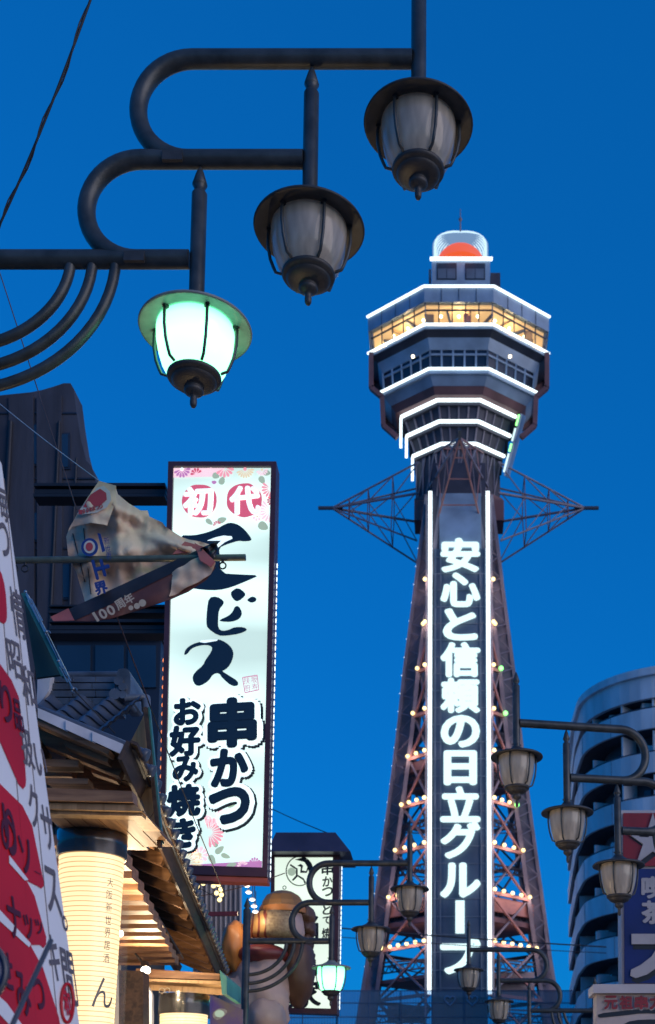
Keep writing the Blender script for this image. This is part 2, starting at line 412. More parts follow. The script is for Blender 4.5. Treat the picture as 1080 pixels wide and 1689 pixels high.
# rows of round bulbs on the front crossbeams
bm_w = MB().sphere((0, 0, 0), 0.21, 10).mesh('bulb', 'bulb_warm'); bm_g = MB().sphere((0, 0, 0), 0.25, 10).mesh('bulb', 'bulb_green')
for i, n in enumerate((1, 2, 2, 2, 3, 4, 4, 5, 6)):
    z = rows[i + 1]
    for sx in (-1, 1):
        a, b = edgep(z, sx, -1) + Vector((sx * 0.55, -0.15, 0.25)), inner(z, sx, -1) + Vector((sx * 0.2, -0.25, 0.25))
        for k in range(n):
            p = lerp(a, b, k / max(1, n - 1)) if n > 1 else a
            grn = sx > 0 and k == n - 1 and i in (2, 3, 4, 5)
            put('bulb', bm_g if grn else bm_w, tower, mw=T(p))
            if k % 2 == 0:
                ld = bpy.data.lights.new('bulb_light', 'POINT'); ld.energy = 70; ld.color = (1.0, 0.66, 0.56); ld.shadow_soft_size = 0.25
                put('bulb_light', ld, tower, mw=T(p + Vector((0, -.7, -.2))))
# small white dots up the outer leg edges
dot = MB().sphere((0, 0, 0), 0.05, 6).mesh('marker_light', 'led_white')
for sx in (-1,):
    for k in range(26):
        z = lerp(rows[-1], rows[0], k / 25); put('marker_light', dot, tower, mw=T(legp(z, sx, -1, -0.05)))

# octagonal head.  W = half width, plan flattened in depth
AF, DF, DC = 0.37, 0.78, 0.30
def octp(W, z, s=1.0):
    a, d, c = AF * W, DF * W, DC * W
    return [Vector((XT + x, YA + y, z)) for x, y in ((-a, -d), (a, -d), (W, -c), (W, c), (a, d), (-a, d), (-W, c), (-W, -c))]
def wpx(h, y):   # half width in metres from a half width in pixels at the side corner
    W = 8.0
    for _ in range(5):
        p = P(757 + h, y, YA - DC * W); W = p.x - XT
    return W
def zfront(y, W): return P(757, y, YA - DF * W).z
def octband(name, W0, z0, W1, z1, mat, parent=tower, cap=True):
    a, b = octp(W0, z0), octp(W1, z1); mb = MB()
    mb.add(a + b, [(i, (i + 1) % 8, 8 + (i + 1) % 8, 8 + i) for i in range(8)])
    if cap: mb.add(a, [tuple(range(7, -1, -1))]); mb.add(b, [tuple(range(8))])
    return mk(name, mb, mat, parent)
def octled(W, z, faces=(7, 0, 1), tails=None, size=0.2):
    pts = octp(W, z)
    for i in faces:
        mb = MB(); mb.beam(pts[i], pts[(i + 1) % 8], size, size); mk('neon_tube', mb, 'led_white', tower)
    if tails:
        p = pts[7]; mb = MB(); mb.beam(p - Vector((0, 0, size * .5)), p - Vector((0, 0, tails)), size, size); mk('neon_tube', mb, 'led_white', tower)
W5 = wpx(150, 525); z_roof = zfront(472, W5); W5b = wpx(149, 580); z5 = zfront(535, W5b)
W4 = wpx(129, 643); z4 = zfront(608, W4)
zf5 = lerp(z_roof, z5, 0.40)
# roof fascia
octband('roof_fascia', W5 * 0.985, zf5, W5 * 0.99, z_roof - 0.1, 'deck_panel')
octled(W5, z_roof)
for i in (7, 0, 1):     # joints in the fascia
    a, b = octp(W5 * 0.992, zf5), octp(W5 * 0.992, z_roof - 0.15)
    for k in range(1, 4):
        p, q = lerp(a[i], a[(i + 1) % 8], k / 4), lerp(b[i], b[(i + 1) % 8], k / 4)
        mb = MB(); mb.beam(p, q, 0.05, 0.06); mk('joint_strip', mb, 'deck_dark', tower)
# gallery of amber windows: room inside, lamps, panes and mullions
octband('gallery_core', W5 * 0.45, z5 - 0.5, W5 * 0.5, zf5 + .3, 'deck_room')
octband('gallery_ceiling', W5 * 0.93, zf5 - 0.18, W5 * 0.93, zf5 - 0.06, 'ceiling_glow')
for k in range(22):
    a_ = 2 * math.pi * k / 22; d_ = Vector((math.cos(a_), math.sin(a_) * .78, 0)); c_ = Vector((XT, YA, zf5 - .3))
    mb = MB(); mb.beam(c_ + d_ * W5 * .5, c_ + d_ * W5 * .86, .22, .26); mk('ceiling_beam', mb, 'deck_room' if k % 2 else 'deck_dark', tower)
for k in range(14):
    a_ = math.pi * (1 + k / 13); d_ = Vector((math.cos(a_), math.sin(a_) * .78, 0)); h_ = (.5, 1.4, .8, 1.9)[k % 4]
    mb = MB(); p_ = Vector((XT, YA, z5 - .14)) + d_ * W5 * (.66 + .1 * (k % 3)); mb.box(p_ + Vector((0, 0, h_ / 2 + .8)), (.5 + .3 * (k % 2), .5, h_)); mk('display_stand', mb, ('deck_dark', 'tower_maroon', 'deck_room')[k % 3], tower)
octband('gallery_floor', W5b * 0.985, z5 - 0.42, W5b * 0.985, z5 - 0.14, 'deck_panel')
octled(W5b, z5)
lampm = MB().sphere((0, 0, 0), 0.17, 10).mesh('gallery_lamp', 'deck_lamp')
top, bot = octp(W5 * 0.955, zf5 - 0.02), octp(W5b * 0.955, z5 - 0.1)
for i in (6, 7, 0, 1, 2):
    n = 5
    j = (i + 1) % 8
    for k in range(n + 1):
        mb = MB(); mb.beam(lerp(bot[i], bot[j], k / n), lerp(top[i], top[j], k / n), 0.13, 0.13); mk('mullion', mb, 'deck_dark' if k not in (0, n) else 'deck_panel', tower)
    for v0, v1 in ((0.0, 0.70), (0.74, 1.0)):
        for k in range(n):
            qs = [lerp(lerp(bot[i], bot[j], u), lerp(top[i], top[j], u), v) for u, v in ((k / n, v0), ((k + 1) / n, v0), ((k + 1) / n, v1), (k / n, v1))]
            mb = MB(); mb.add(qs, [(0, 1, 2, 3)]); put('pane', mb.mesh('pane', 'deck_glass'), tower)
    mb = MB(); mb.beam(lerp(bot[i], top[i], 0.72), lerp(bot[j], top[j], 0.72), 0.12, 0.14); mk('transom', mb, 'deck_dark', tower)
    cin = octp(W5 * 0.80, zf5 - 0.6)
    ld = bpy.data.lights.new('gallery_light', 'POINT'); ld.energy = 260; ld.color = (1.0, 0.70, 0.32); ld.shadow_soft_size = .3; put('gallery_light', ld, tower, mw=T(lerp(cin[i], cin[j], .5) + Vector((0, 0, -.45))))
    for k in (0.18, 0.5, 0.84):
        put('gallery_lamp', lampm, tower, mw=T(lerp(cin[i], cin[j], k)))
        if k != 0.5:
            p = lerp(cin[i], cin[j], k) - Vector((0, 0, 1.5)); put('gallery_lamp', lampm, tower, mw=T(p) @ Matrix.Scale(0.6, 4))
# lower storey
zb4 = lerp(z5, z4, 0.47)
octband('soffit', W4 * 1.03, z5 - 0.9, W5b * 0.97, z5 - 0.43, 'deck_dark')
octband('storey_wall', W4 * 0.97, zb4, W4 * 1.03, z5 - 0.9, 'deck_panel')
octband('inner_wall', W4 * 0.86, z4 - .3, W4 * 0.90, zb4, 'deck_dark')
t4, b4 = octp(W4 * 0.965, zb4), octp(W4 * 0.945, z4 + 0.1)
for i in (7, 0, 1):
    j = (i + 1) % 8; n = 5
    for k in range(n + 1):
        mb = MB(); mb.beam(lerp(b4[i], b4[j], k / n), lerp(t4[i], t4[j], k / n), 0.2, 0.16); mk('mullion', mb, 'deck_panel', tower)
    for v0, v1 in ((0.0, 0.74), (0.80, 1.0)):
        for k in range(n):
            qs = [lerp(lerp(b4[i], b4[j], u), lerp(t4[i], t4[j], u), v) + Vector((0, .08, 0)) for u, v in ((k / n, v0), ((k + 1) / n, v0), ((k + 1) / n, v1), (k / n, v1))]
            mb = MB(); mb.add(qs, [(0, 1, 2, 3)]); put('pane', mb.mesh('pane', 'dark_glass'), tower)
    mb = MB(); mb.beam(lerp(b4[i], t4[i], 0.77), lerp(b4[j], t4[j], 0.77), 0.12, 0.2); mk('transom', mb, 'deck_panel', tower)
for px, py in ((681, 588), (841, 588)):
    put('spotlight', MB().sphere((0, 0, 0), 0.17, 10).mesh('spotlight', 'deck_lamp'), tower, mw=T(P(px, py, YA - 7.4)))
octband('floor_rim', W4 * 0.985, z4 - 0.5, W4 * 0.985, z4 - 0.13, 'deck_panel'); octled(W4, z4)
Wn = [wpx(94, 683), wpx(85, 712), wpx(75, 748)]; zn = [zfront(660, Wn[0]), zfront(695, Wn[1]), zfront(732, Wn[2])]
zlow = zfront(634, W4 * 0.9)
octband('lower_fascia', W4 * 0.86, zlow, W4 * 0.95, z4 - 0.5, 'deck_panel')
octband('red_ring', W4 * 0.80, zlow - 0.75, W4 * 0.86, zlow - 0.02, 'tower_maroon')
octband('neck', Wn[0] * 0.93, zn[0] - 0.2, W4 * 0.72, zlow - 0.75, 'deck_dark')
tails = (3.6, 2.5, 2.8)
for i in range(3):
    octband('neck_collar', Wn[i] * 0.96, zn[i] - 0.45, Wn[i] * 0.97, zn[i] + 0.35, 'tower_dark')
    octled(Wn[i], zn[i], tails=tails[i], size=0.27)
    znx = zn[i + 1] if i < 2 else P(757, 806, YA - 5).z
    octband('neck', Wn[min(2, i + 1)] * 0.90, znx, Wn[i] * 0.90, zn[i] - 0.45, 'tower_dark')
    for f in (7, 0, 1):
        a, b = octp(Wn[min(2, i + 1)] * 0.915, znx), octp(Wn[i] * 0.915, zn[i] - 0.45)
        for k in range(4):
            mb = MB(); mb.beam(lerp(a[f], a[(f + 1) % 8], k / 4), lerp(b[f], b[(f + 1) % 8], k / 4), 0.16, 0.16); mk('strut', mb, 'tower_steel', tower)
        if i == 2:
            for k in range(3):
                mb = MB(); mb.beam(lerp(a[f], a[(f + 1) % 8], k / 3), lerp(b[f], b[(f + 1) % 8], (k + 1) / 3), 0.14, 0.14); mk('strut', mb, 'tower_steel', tower)
# stepped brown side frames beside the head
for s in (-1, 1):
    for yy in (-3.2, 1.0):
        pl = [(612, 583), (612, 640), (630, 655), (632, 702), (655, 722)]
        pts = [P(757 + (-757 + x) if s < 0 else 757 + (757 - x), y, YA + yy) for x, y in pl]
        for a, b in zip(pts, pts[1:]):
            mb = MB(); mb.beam(a, b, 0.5, 0.5, (0, 1, 0)); mk('side_frame', mb, 'tower_maroon', tower)
    A = [P(757 + s * h, y, YA + 1.5) for h, y in ((144, 588), (144, 640), (126, 655), (124, 700), (100, 715), (92, 690), (118, 640), (124, 590))]
    mb = MB(); mb.prism(A, (0, -0.3, 0)); mk('side_panel', mb, 'tower_maroon', tower)
# clock-like lit signboard on the right flank of the neck
q = [P(858, 682, YA - 3), P(864, 686, YA - 1.5), P(836, 788, YA - 1.0), P(831, 784, YA - 2.5)]
mb = MB(); mb.prism(q, (0.25, 0.1, 0)); fl = mk('flank_sign', mb, 'deck_panel', tower)
for t0, t1, m_ in ((0.03, 0.2, 'bulb_green'), (0.25, 0.45, 'letter_glow'), (0.5, 0.62, 'bulb_green'), (0.66, 0.95, 'letter_glow')):
    mb = MB(); mb.beam(lerp(q[0], q[3], t0) + Vector((-.1, -.1, 0)), lerp(q[0], q[3], t1) + Vector((-.1, -.1, 0)), 0.16, 0.16); mk('neon_tube', mb, m_, fl)
# penthouse, dome, lightning rod
yp = YA - 4.0
def bx(x0, x1, y0, y1, Y, dep, name, mat, par=tower):
    a, b = P(x0, y1, Y), P(x1, y0, Y); mb = MB()
    mb.box(((a.x + b.x) / 2, Y + dep / 2, (a.z + b.z) / 2), (b.x - a.x, dep, b.z - a.z)); return mk(name, mb, mat, par)
mbp = MB(); a, b = P(712, 500, yp), P(808, 428, yp); mbp.box(((a.x + b.x) / 2, yp + 3, (a.z + b.z) / 2), (b.x - a.x, 6, b.z - a.z)); pent = mk('penthouse', mbp, 'deck_panel', tower)
for x0 in (722, 769):
    bx(x0 - 2, x0 + 31, 434, 461, yp - 0.06, 0.1, 'window_frame', 'deck_dark', pent); bx(x0, x0 + 14, 443, 459, yp - 0.12, 0.1, 'pane', 'shaft_frame', pent); bx(x0 + 15, x0 + 29, 443, 459, yp - 0.12, 0.1, 'pane', 'shaft_frame', pent)
bx(809, 825, 450, 500, yp + 1, 2.5, 'tank', 'tower_dark'); bx(707, 711, 444, 458, yp + 1, 1, 'bracket', 'pale_panel')
mb = MB(); a, b = P(709, 427, yp - .1), P(812, 427, yp - .1); mb.beam(a, b, 0.26, 0.3); mk('neon_tube', mb, 'led_white', tower)
rd = (P(806, 420, yp).x - P(713, 420, yp).x) / 2; YD = yp + rd * .55; zd = P(757, 427, yp).z + 0.05; xd = P(759.5, 420, yp).x
zt = P(757, 382, YD).z; zo = P(757, 400, YD - rd * .4).z; fs_ = (P(757, 400, YD - rd * .2).z - zd) / (zt - zd)
mb = MB(); mb.lathe([(rd * 0.90 * math.cos(t), zd + (zo - zd) * 1.06 * math.sin(t)) for t in [R(90) * k / 10 * .999 for k in range(11)]], 44, (xd, YD, 0)); mk('beacon_dome', mb, 'dome_orange', tower)
for k in range(25):
    a = R(-8 + 196 * k / 24); cx_, cy_ = rd * .93 * math.cos(a), rd * .93 * math.sin(a)
    pts = []
    for t in range(11):
        f = t / 10; rr = 1.0 if f < 0.4 else math.cos((f - 0.4) / 0.6 * R(88))
        pts.append((xd + cx_ * rr, YD + cy_ * rr, lerp(zd, zt, (fs_ * f / 0.4 if f < 0.4 else fs_ + (1 - fs_) * math.sin((f - .4) / .6 * R(90))))))
    mb = MB(); mb.tube(pts, 0.075, 6); mk('dome_rib', mb, 'dome_white', tower)
mb = MB(); mb.lathe([(rd * 1.0, zd)] + [(rd * 1.0 * math.cos(R(9 * k)), lerp(zd, zt, fs_ - .02) + (zt - zd) * (1 - fs_ - .01) * math.sin(R(9 * k))) for k in range(11)], 30, (xd, YD, 0), a0=R(-6), a1=R(186)); mk('dome_screen', mb, 'dome_back', tower)
mb = MB(); mb.tube([(xd, YD + .3, zt), (xd, YD, P(760, 345, YD).z)], [0.10, 0.04], 6); mb.sphere((xd, YD, P(760, 362, YD).z), 0.22, 8); mk('lightning_rod', mb, 'tower_steel', tower)
# four spiked booms
zb_ = P(690, 838, YA).z
def boom(dirv):
    d = Vector(dirv); s = Vector((-d.y, d.x, 0)); c0 = Vector((XT, YA, zb_))
    L = 14.0 if abs(d.x) > 0.5 else 13.4
    apex = c0 + d * L + Vector((0, 0, 0.0)); near = 4.3
    top = [c0 + d * near + s * w + Vector((0, 0, 3.9)) for w in (-2.6, 2.6)]
    bt = [c0 + d * (near + .2) + s * w + Vector((0, 0, -5.2)) for w in (-2.6, 2.6)]
    mid = [c0 + d * near + s * w for w in (-3.1, 3.1)]
    for p in top + bt:
        mb = MB(); mb.beam(p, apex, 0.15, 0.15); mk('boom_strut', mb, 'tower_red' if abs(d.y) > .5 else 'tower_steel', tower)
    for p in mid:
        mb = MB(); mb.beam(p, apex, 0.2, 0.2); mk('boom_strut', mb, 'tower_steel', tower)
    for t in (0.3, 0.58, 0.8):
        u = [lerp(p, apex, t) for p in top]; l = [lerp(p, apex, t) for p in bt]; m = [lerp(p, apex, t) for p in mid]
        for a, b in ((u[0], u[1]), (l[0], l[1]), (u[0], m[0]), (u[1], m[1]), (l[0], m[0]), (l[1], m[1])):
            mb = MB(); mb.beam(a, b, 0.1, 0.1); mk('boom_web', mb, 'tower_red' if abs(d.y) > .5 else 'tower_maroon', tower)
    for t0, t1 in ((0.0, 0.3), (0.3, 0.58), (0.58, 0.8)):
        for k in (0, 1):
            mb = MB(); mb.beam(lerp(top[k], apex, t0), lerp(mid[k], apex, t1), 0.1, 0.1); mk('boom_web', mb, 'tower_steel', tower)
            mb = MB(); mb.beam(lerp(bt[k], apex, t0), lerp(mid[k], apex, t1), 0.1, 0.1); mk('boom_web', mb, 'tower_steel', tower)
    mb = MB(); mb.beam(apex - d * 1.2, apex + d * 1.5, 0.3, 0.3); mk('boom_tip', mb, 'deck_dark', tower)
for dv in ((-1, 0, 0), (1, 0, 0), (0, -1, 0), (0, 1, 0)): boom(dv)
octband('boom_ring', wpx(72, 830), zb_ - 0.3, wpx(72, 830), zb_ + 0.3, 'tower_maroon')
for s in (-1, 1):
    bx(757 + s * 66 - 8, 757 + s * 66 + 8, 825, 858, YA - 4.5, 3, 'junction_box', 'tower_maroon')

# ------------------------------------------------------------------ low roof with net fence in front of the tower foot
YF = 96.0
fb = thing('rooftop_building', (P(760, 1690, YF).x, YF + 5, 0), 'low flat-roofed building with net fence standing before the tower foot', 'building')
zt_ = P(760, 1702, YF).z
mb = MB(); x0, x1 = P(560, 1690, YF).x, P(975, 1690, YF).x; mb.box(((x0 + x1) / 2, YF + 4, zt_ / 2), (x1 - x0, 8, zt_)); mk('wall', mb, 'pale_panel', fb)
thin_glass('net_sheet', (0.42, 0.50, 0.62), 0.80, 0.5)
for xa, xb, ytop in ((556, 975, 1634), (442, 556, 1668)):
    a, b = P(xa, ytop, YF), P(xb, ytop, YF); zz0 = P(xa, 1702, YF).z
    nn = max(2, int((b.x - a.x) / 2.4))
    for k in range(nn + 1):
        x = lerp(a.x, b.x, k / nn); mb = MB(); mb.beam((x, YF, zz0 - .02), (x, YF, a.z), 0.09, 0.09); mk('fence_post', mb, 'net_blue', fb)
    for t in (0.02, 0.36, 0.7, 1.0):
        z = lerp(zz0, a.z, t); mb = MB(); mb.beam((a.x, YF, z), (b.x, YF, z), 0.07, 0.07); mk('fence_rail', mb, 'net_blue', fb)
    mb = MB(); nw = int((b.x - a.x) / 0.22)
    for k in range(nw):
        x = lerp(a.x, b.x, (k + .5) / nw); mb.beam((x, YF, zz0), (x, YF, a.z), 0.022, 0.022)
    mk('fence_wires', mb, 'net_blue', fb, kind='stuff')
    mb = MB(); mb.add([(a.x, YF + .06, zz0), (b.x, YF + .06, zz0), (b.x, YF + .06, a.z), (a.x, YF + .06, a.z)], [(0, 1, 2, 3)]); put('net', mb.mesh('net', 'net_sheet'), fb)
mb = MB(); x0, x1 = P(440, 1690, YF).x, P(560, 1690, YF).x; mb.box(((x0 + x1) / 2, YF + 4, zt_ / 2 - .1), (x1 - x0 - .02, 7.6, zt_ - .2)); mk('wall', mb, 'net_blue', fb)
paint('heart_paint', (0.30, 0.34, 0.42), 0.6)
for hx in (742, 779):
    pts = []
    for k in range(25):
        t = 2 * math.pi * k / 24
        pts.append(P(hx + 0.55 * 16 * math.sin(t) ** 3, 1650 - 0.55 * (13 * math.cos(t) - 5 * math.cos(2 * t) - 2 * math.cos(3 * t) - math.cos(4 * t)), YF - 0.1))
    mb = MB(); mb.tube(pts, 0.07, 6, cap=False); mk('heart_outline', mb, 'heart_paint', fb)

# ------------------------------------------------------------------ street lamps
KM = 0.62 / 185.0; YN = 6.2
m, t, b = base_mat('globe_lit')
tc = t.nodes.new('ShaderNodeTexCoord'); sp = t.nodes.new('ShaderNodeSeparateXYZ'); rp = t.nodes.new('ShaderNodeValToRGB')
mr = t.nodes.new('ShaderNodeMapRange'); mr.inputs[1].default_value = -0.34; mr.inputs[2].default_value = 0.0
cr = rp.color_ramp; cr.elements[0].position = 0.0; cr.elements[0].color = (0.9, 0.9, 0.9, 1); cr.elements[1].position = 1.0; cr.elements[1].color = (0.35, 0.35, 0.35, 1)
e = cr.elements.new(0.45); e.color = (1, 1, 1, 1); e = cr.elements.new(0.8); e.color = (0.8, 0.8, 0.8, 1)
mu = t.nodes.new('ShaderNodeMath'); mu.operation = 'MULTIPLY'; mu.inputs[1].default_value = 4.2
t.links.new(tc.outputs['Object'], sp.inputs[0]); t.links.new(sp.outputs[2], mr.inputs[0]); t.links.new(mr.outputs[0], rp.inputs[0])
t.links.new(rp.outputs[0], mu.inputs[0]); t.links.new(mu.outputs[0], b.inputs['Emission Strength'])
b.inputs['Emission Color'].default_value = (0.24, 0.92, 0.46, 1); b.inputs['Base Color'].default_value = (0.1, 0.7, 0.7, 1); b.inputs['Roughness'].default_value = 0.2
gu = paint('globe_unlit', (0.66, 0.58, 0.47), 0.18, ns=3.5, amt=0.22, coat=0.5, stretch=(6, 6, .7))
_t = gu.node_tree; _tr = _t.nodes.new('ShaderNodeBsdfTranslucent'); _tr.inputs[0].default_value = (0.85, 0.70, 0.50, 1); _mx = _t.nodes.new('ShaderNodeMixShader'); _mx.inputs[0].default_value = 0.4
_t.links.new(_t.nodes['Principled BSDF'].outputs[0], _mx.inputs[1]); _t.links.new(_tr.outputs[0], _mx.inputs[2]); _t.links.new(_mx.outputs[0], _t.nodes['Material Output'].inputs[0])
paint('brim_lit', (0.26, 0.28, 0.26), 0.5, ns=9)  # brim paint lightened on lit lamps, standing in for the lamp's glow
def lathe_mesh(name, prof, mat, n=36):
    mb = MB(); mb.lathe([(r * KM, z * KM) for r, z in prof], n); me = mb.mesh(name, mat); fix_normals(me); return me
HAT = lathe_mesh('brim', [(13.5, 34), (17, 30), (20, 26), (24, 23), (40, 14), (52, 9), (88, 1), (92, -2), (93, -5), (92, -8), (89, -8), (60, 0), (30, 2), (1, 2)], 'lamp_brim', 48)
HAT_LIT = lathe_mesh('brim', [(13.5, 34), (17, 30), (20, 26), (24, 23), (40, 14), (52, 9), (88, 1), (92, -2), (93, -5), (92, -8), (89, -8), (60, 0), (30, 2), (1, 2)], 'brim_lit', 48)
GLOBE = [(63, -3), (64, -12), (63, -36), (59, -64), (53, -90), (46, -108), (43, -115)]
GU = lathe_mesh('globe', GLOBE, 'globe_unlit'); GLm = lathe_mesh('globe', GLOBE, 'globe_lit')
CUP = lathe_mesh('base_cup', [(r * (.97 if z > -130 else .85), -110 + (z + 96) * 0.84 - (max(0, -150 - z) * .5)) for r, z in [(40, -96), (45, -97), (46, -104), (43, -111), (38, -112), (38, -116), (33, -123), (26, -127), (20, -131), (17, -132), (18, -136), (19, -141), (17, -147), (12, -151), (8, -153), (6, -156), (7, -162), (6.5, -168), (4, -172), (0.5, -173)]], 'lamp_brim')
RIBS = []
for k in range(6):
    a = R(60 * k - 3); mb = MB(); pts = []
    for r, z in ((66, 1), (69.5, -14), (69, -44), (65, -74), (59, -95), (55, -106), (44, -111)):
        pts.append((r * KM * math.cos(a), r * KM * math.sin(a), z * KM))
    mb.tube(pts, 2.9 * KM, 6); mb.box((67 * KM * math.cos(a), 67 * KM * math.sin(a), -5 * KM), (9 * KM, 7 * KM, 6 * KM), a)
    RIBS.append(mb.mesh('rib', 'lamp_metal'))
XPOLE = P(-70, 428, YN).x; ZA = P(200, 428, YN).z
def L(px, py):
    p = P(px, py, YN); return Vector((p.x - XPOLE, 0, p.z - ZA))
LAMPS = [L(690, 203), L(510, 374), L(322.5, 540)]     # brim plane centres: top, middle, low
TIPS = [L(690, -62), L(510, 110), L(324, 275)]
def arc(c, rx, rz, a0, a1, n=14): return [Vector((c.x + rx * math.cos(R(a0 + (a1 - a0) * k / n)), 0, c.z + rz * math.sin(R(a0 + (a1 - a0) * k / n)))) for k in range(n + 1)]
def lampset():
    ms = []
    rA = 15.0 * KM
    low = L(312, 428); low.z = 0
    mb = MB(); mb.tube([(0, 0, 0), (low.x, 0, 0)], rA, 16); ms.append(('arm', mb.mesh('arm', 'lamp_metal')))
    for ya, xr, xl, yb in ((263, 500, 233, 428), (97.5, 680, 318, 263)):
        a, b = L(xr, ya), L(xl, ya); zb2 = 0.0 if yb == 428 else L(200, yb).z
        rz = (b.z - zb2) / 2; cpt = Vector((b.x, 0, (b.z + zb2) / 2)); rx = (b.x - L(xl - 87, ya).x)
        pts = [a, lerp(a, b, .5), b] + arc(cpt, rx, rz, 90, 270, 22)[1:] + [Vector((b.x + 0.06, 0, zb2))]
        mb = MB(); mb.tube(pts, rA, 16); ms.append(('arm', mb.mesh('arm', 'lamp_metal')))
        mb = MB(); mb.box((b.x - 2 * KM + (0 if yb == 428 else -24 * KM), -rA * 0.9, zb2 - 6 * KM), (34 * KM, 7 * KM, 17 * KM)); ms.append(('clamp_plate', mb.mesh('clamp_plate', 'lamp_brim')))
    for lp, tp in zip(LAMPS, TIPS):
        mb = MB(); x = lp.x; z0 = lp.z + 30 * KM; zt2 = tp.z; r = 13.0 * KM
        mb.lathe([(r, z0), (r, zt2 - 52 * KM), (r * .92, zt2 - 50 * KM), (r * .55, zt2 - 46 * KM), (r * .9, zt2 - 36 * KM), (r * .98, zt2 - 34 * KM), (r * .5, zt2 - 12 * KM), (r * .12, zt2)], 16, (x, 0, 0))
        for a in (0, 90, 180, 270):
            mb.tube([(x + r * .8 * math.cos(R(a + 8)), r * .8 * math.sin(R(a + 8)), z0 + 12 * KM), (x + r * 1.3 * math.cos(R(a + 8)), r * 1.3 * math.sin(R(a + 8)), z0 + 12 * KM)], 3 * KM, 8)
        mb.lathe([(r * 1.05, z0 - 4 * KM), (r * 1.3, z0 - 2 * KM), (r * 1.3, z0 + 2 * KM), (r * 1.02, z0 + 4 * KM)], 16, (x, 0, 0))
        ms.append(('lamp_post', mb.mesh('lamp_post', 'lamp_metal')))
    for xp, yb in ((117, 573), (153, 611), (191, 645)):
        a = L(xp, 428); a.z = 0; zb3 = L(0, yb).z
        cpt = Vector((0.03, 0, 0)); rx = a.x - 0.03; mb = MB()
        mb.tube(arc(cpt, rx, -zb3, 0, -90, 18) + [Vector((0, 0, zb3))], 9.0 * KM, 12); ms.append(('brace', mb.mesh('brace', 'lamp_metal')))
    return ms
LSET = lampset()
def street_lamp(origin, yaw, lit, label, h_arm, squat=1.0):
    """origin: pole axis on the ground; h_arm: height of the lowest arm; yaw 0 sends the arms to +X."""
    o = thing('street_lamp', (0, 0, 0), label, 'street lamp', 'tiered street lamps along the lane')
    o.location = origin; o.rotation_euler = (0, 0, yaw)
    def ch(name, me, loc=(0, 0, 0), par=None):
        c = bpy.data.objects.new(name, me); COL.objects.link(c); c.parent = par or o; c.location = loc; return c
    for nm, me in LSET: ch(nm, me, (0, 0, h_arm))
    mb = MB(); rp_ = 18 * KM; zt3 = h_arm + 0.5
    mb.lathe([(0.13, 0), (0.13, .05), (0.10, .3), (0.085, .9), (rp_ * 1.12, 1.0), (rp_, 1.1), (rp_, zt3), (rp_ * .5, zt3 + .03), (rp_ * .9, zt3 + .06), (.004, zt3 + .2)], 18)
    ch('pole', mb.mesh('pole', 'lamp_metal'))
    for i, lp in enumerate(LAMPS):
        hat = ch('brim', HAT_LIT if i in lit else HAT, lp + Vector((0, 0, h_arm))); hat.scale = (1, 1, squat)
        ch('globe', GLm if i in lit else GU, (0, 0, 0), hat); ch('base_cup', CUP, (0, 0, 0), hat)
        for rb in RIBS: ch('rib', rb, (0, 0, 0), hat)
    return o
def lamp_at(idx, px, py, Y, yaw):
    """Ground point and arm height so that lamp idx of a set stands at the picture point (px,py) at depth Y."""
    p = P(px, py, Y); l = LAMPS[idx]
    return Vector((p.x - l.x * math.cos(yaw), p.y - l.x * math.sin(yaw), 0)), p.z - l.z
street_lamp(Vector((XPOLE, YN, 0)), 0.0, (2,), 'dark tiered street lamp, its lowest lantern glowing green-white, arms over the crumpled flag', ZA, 0.77)
g, h = lamp_at(2, 546, 1595, 18.9, 0.0)
street_lamp(g, 0.0, (2,), 'dark tiered street lamp with lowest lantern lit, in front of the capped white sign', h)
g, h = lamp_at(0, 852, 1247, 13.9, R(180 + 10))
street_lamp(g, R(180 + 10), (), 'unlit tiered street lamp beside the blue coffee-shop sign', h)
g, h = lamp_at(0, 773, 1599, 24.6, R(180))
street_lamp(g, R(180), (), 'unlit tiered street lamp standing behind the red-lettered white signboard', h)

# ------------------------------------------------------------------ tall illuminated sign with brush lettering
def lit_face(name, c, s, zs=0.9, dark=0.72, wave=True):
    """Back-lit acrylic: soft bands between the tubes inside."""
    m, t, b = base_mat(name)
    tc = t.nodes.new('ShaderNodeTexCoord'); mp = t.nodes.new('ShaderNodeMapping'); mp.inputs[3].default_value = (0.25, 0.25, zs)
    nz = t.nodes.new('ShaderNodeTexNoise'); nz.inputs['Scale'].default_value = 1.3; nz.inputs['Detail'].default_value = 1.5
    mr = t.nodes.new('ShaderNodeMapRange'); mr.inputs[1].default_value = 0.35; mr.inputs[2].default_value = 0.65; mr.inputs[3].default_value = s * dark; mr.inputs[4].default_value = s
    t.links.new(tc.outputs['Object'], mp.inputs[0]); t.links.new(mp.outputs[0], nz.inputs[0]); t.links.new(nz.outputs[0], mr.inputs[0])
    t.links.new(mr.outputs[0], b.inputs['Emission Strength']); b.inputs['Emission Color'].default_value = rgba(c)
    b.inputs['Base Color'].default_value = (0.12, 0.14, 0.14, 1); b.inputs['Roughness'].default_value = 0.3
    return m
lit_face('sign_face', (0.72, 0.97, 0.93), 1.32, 0.9, 0.60)
lit_face('sign_face_cream', (0.82, 0.97, 0.82), 1.15, 0.5, 0.8)
def ink(name, c, e=0.0):
    m, t, b = base_mat(name); b.inputs['Base Color'].default_value = rgba(c); b.inputs['Roughness'].default_value = 0.4
    if e: b.inputs['Emission Color'].default_value = rgba(c); b.inputs['Emission Strength'].default_value = e
    return m
ink('ink_navy', (0.013, 0.035, 0.060)); ink('ink_black', (0.012, 0.014, 0.018))
ink('print_red', (0.62, 0.10, 0.16), 0.8); ink('print_pink', (0.85, 0.32, 0.36), 0.85); ink('print_mauve', (0.52, 0.20, 0.42), 0.75)
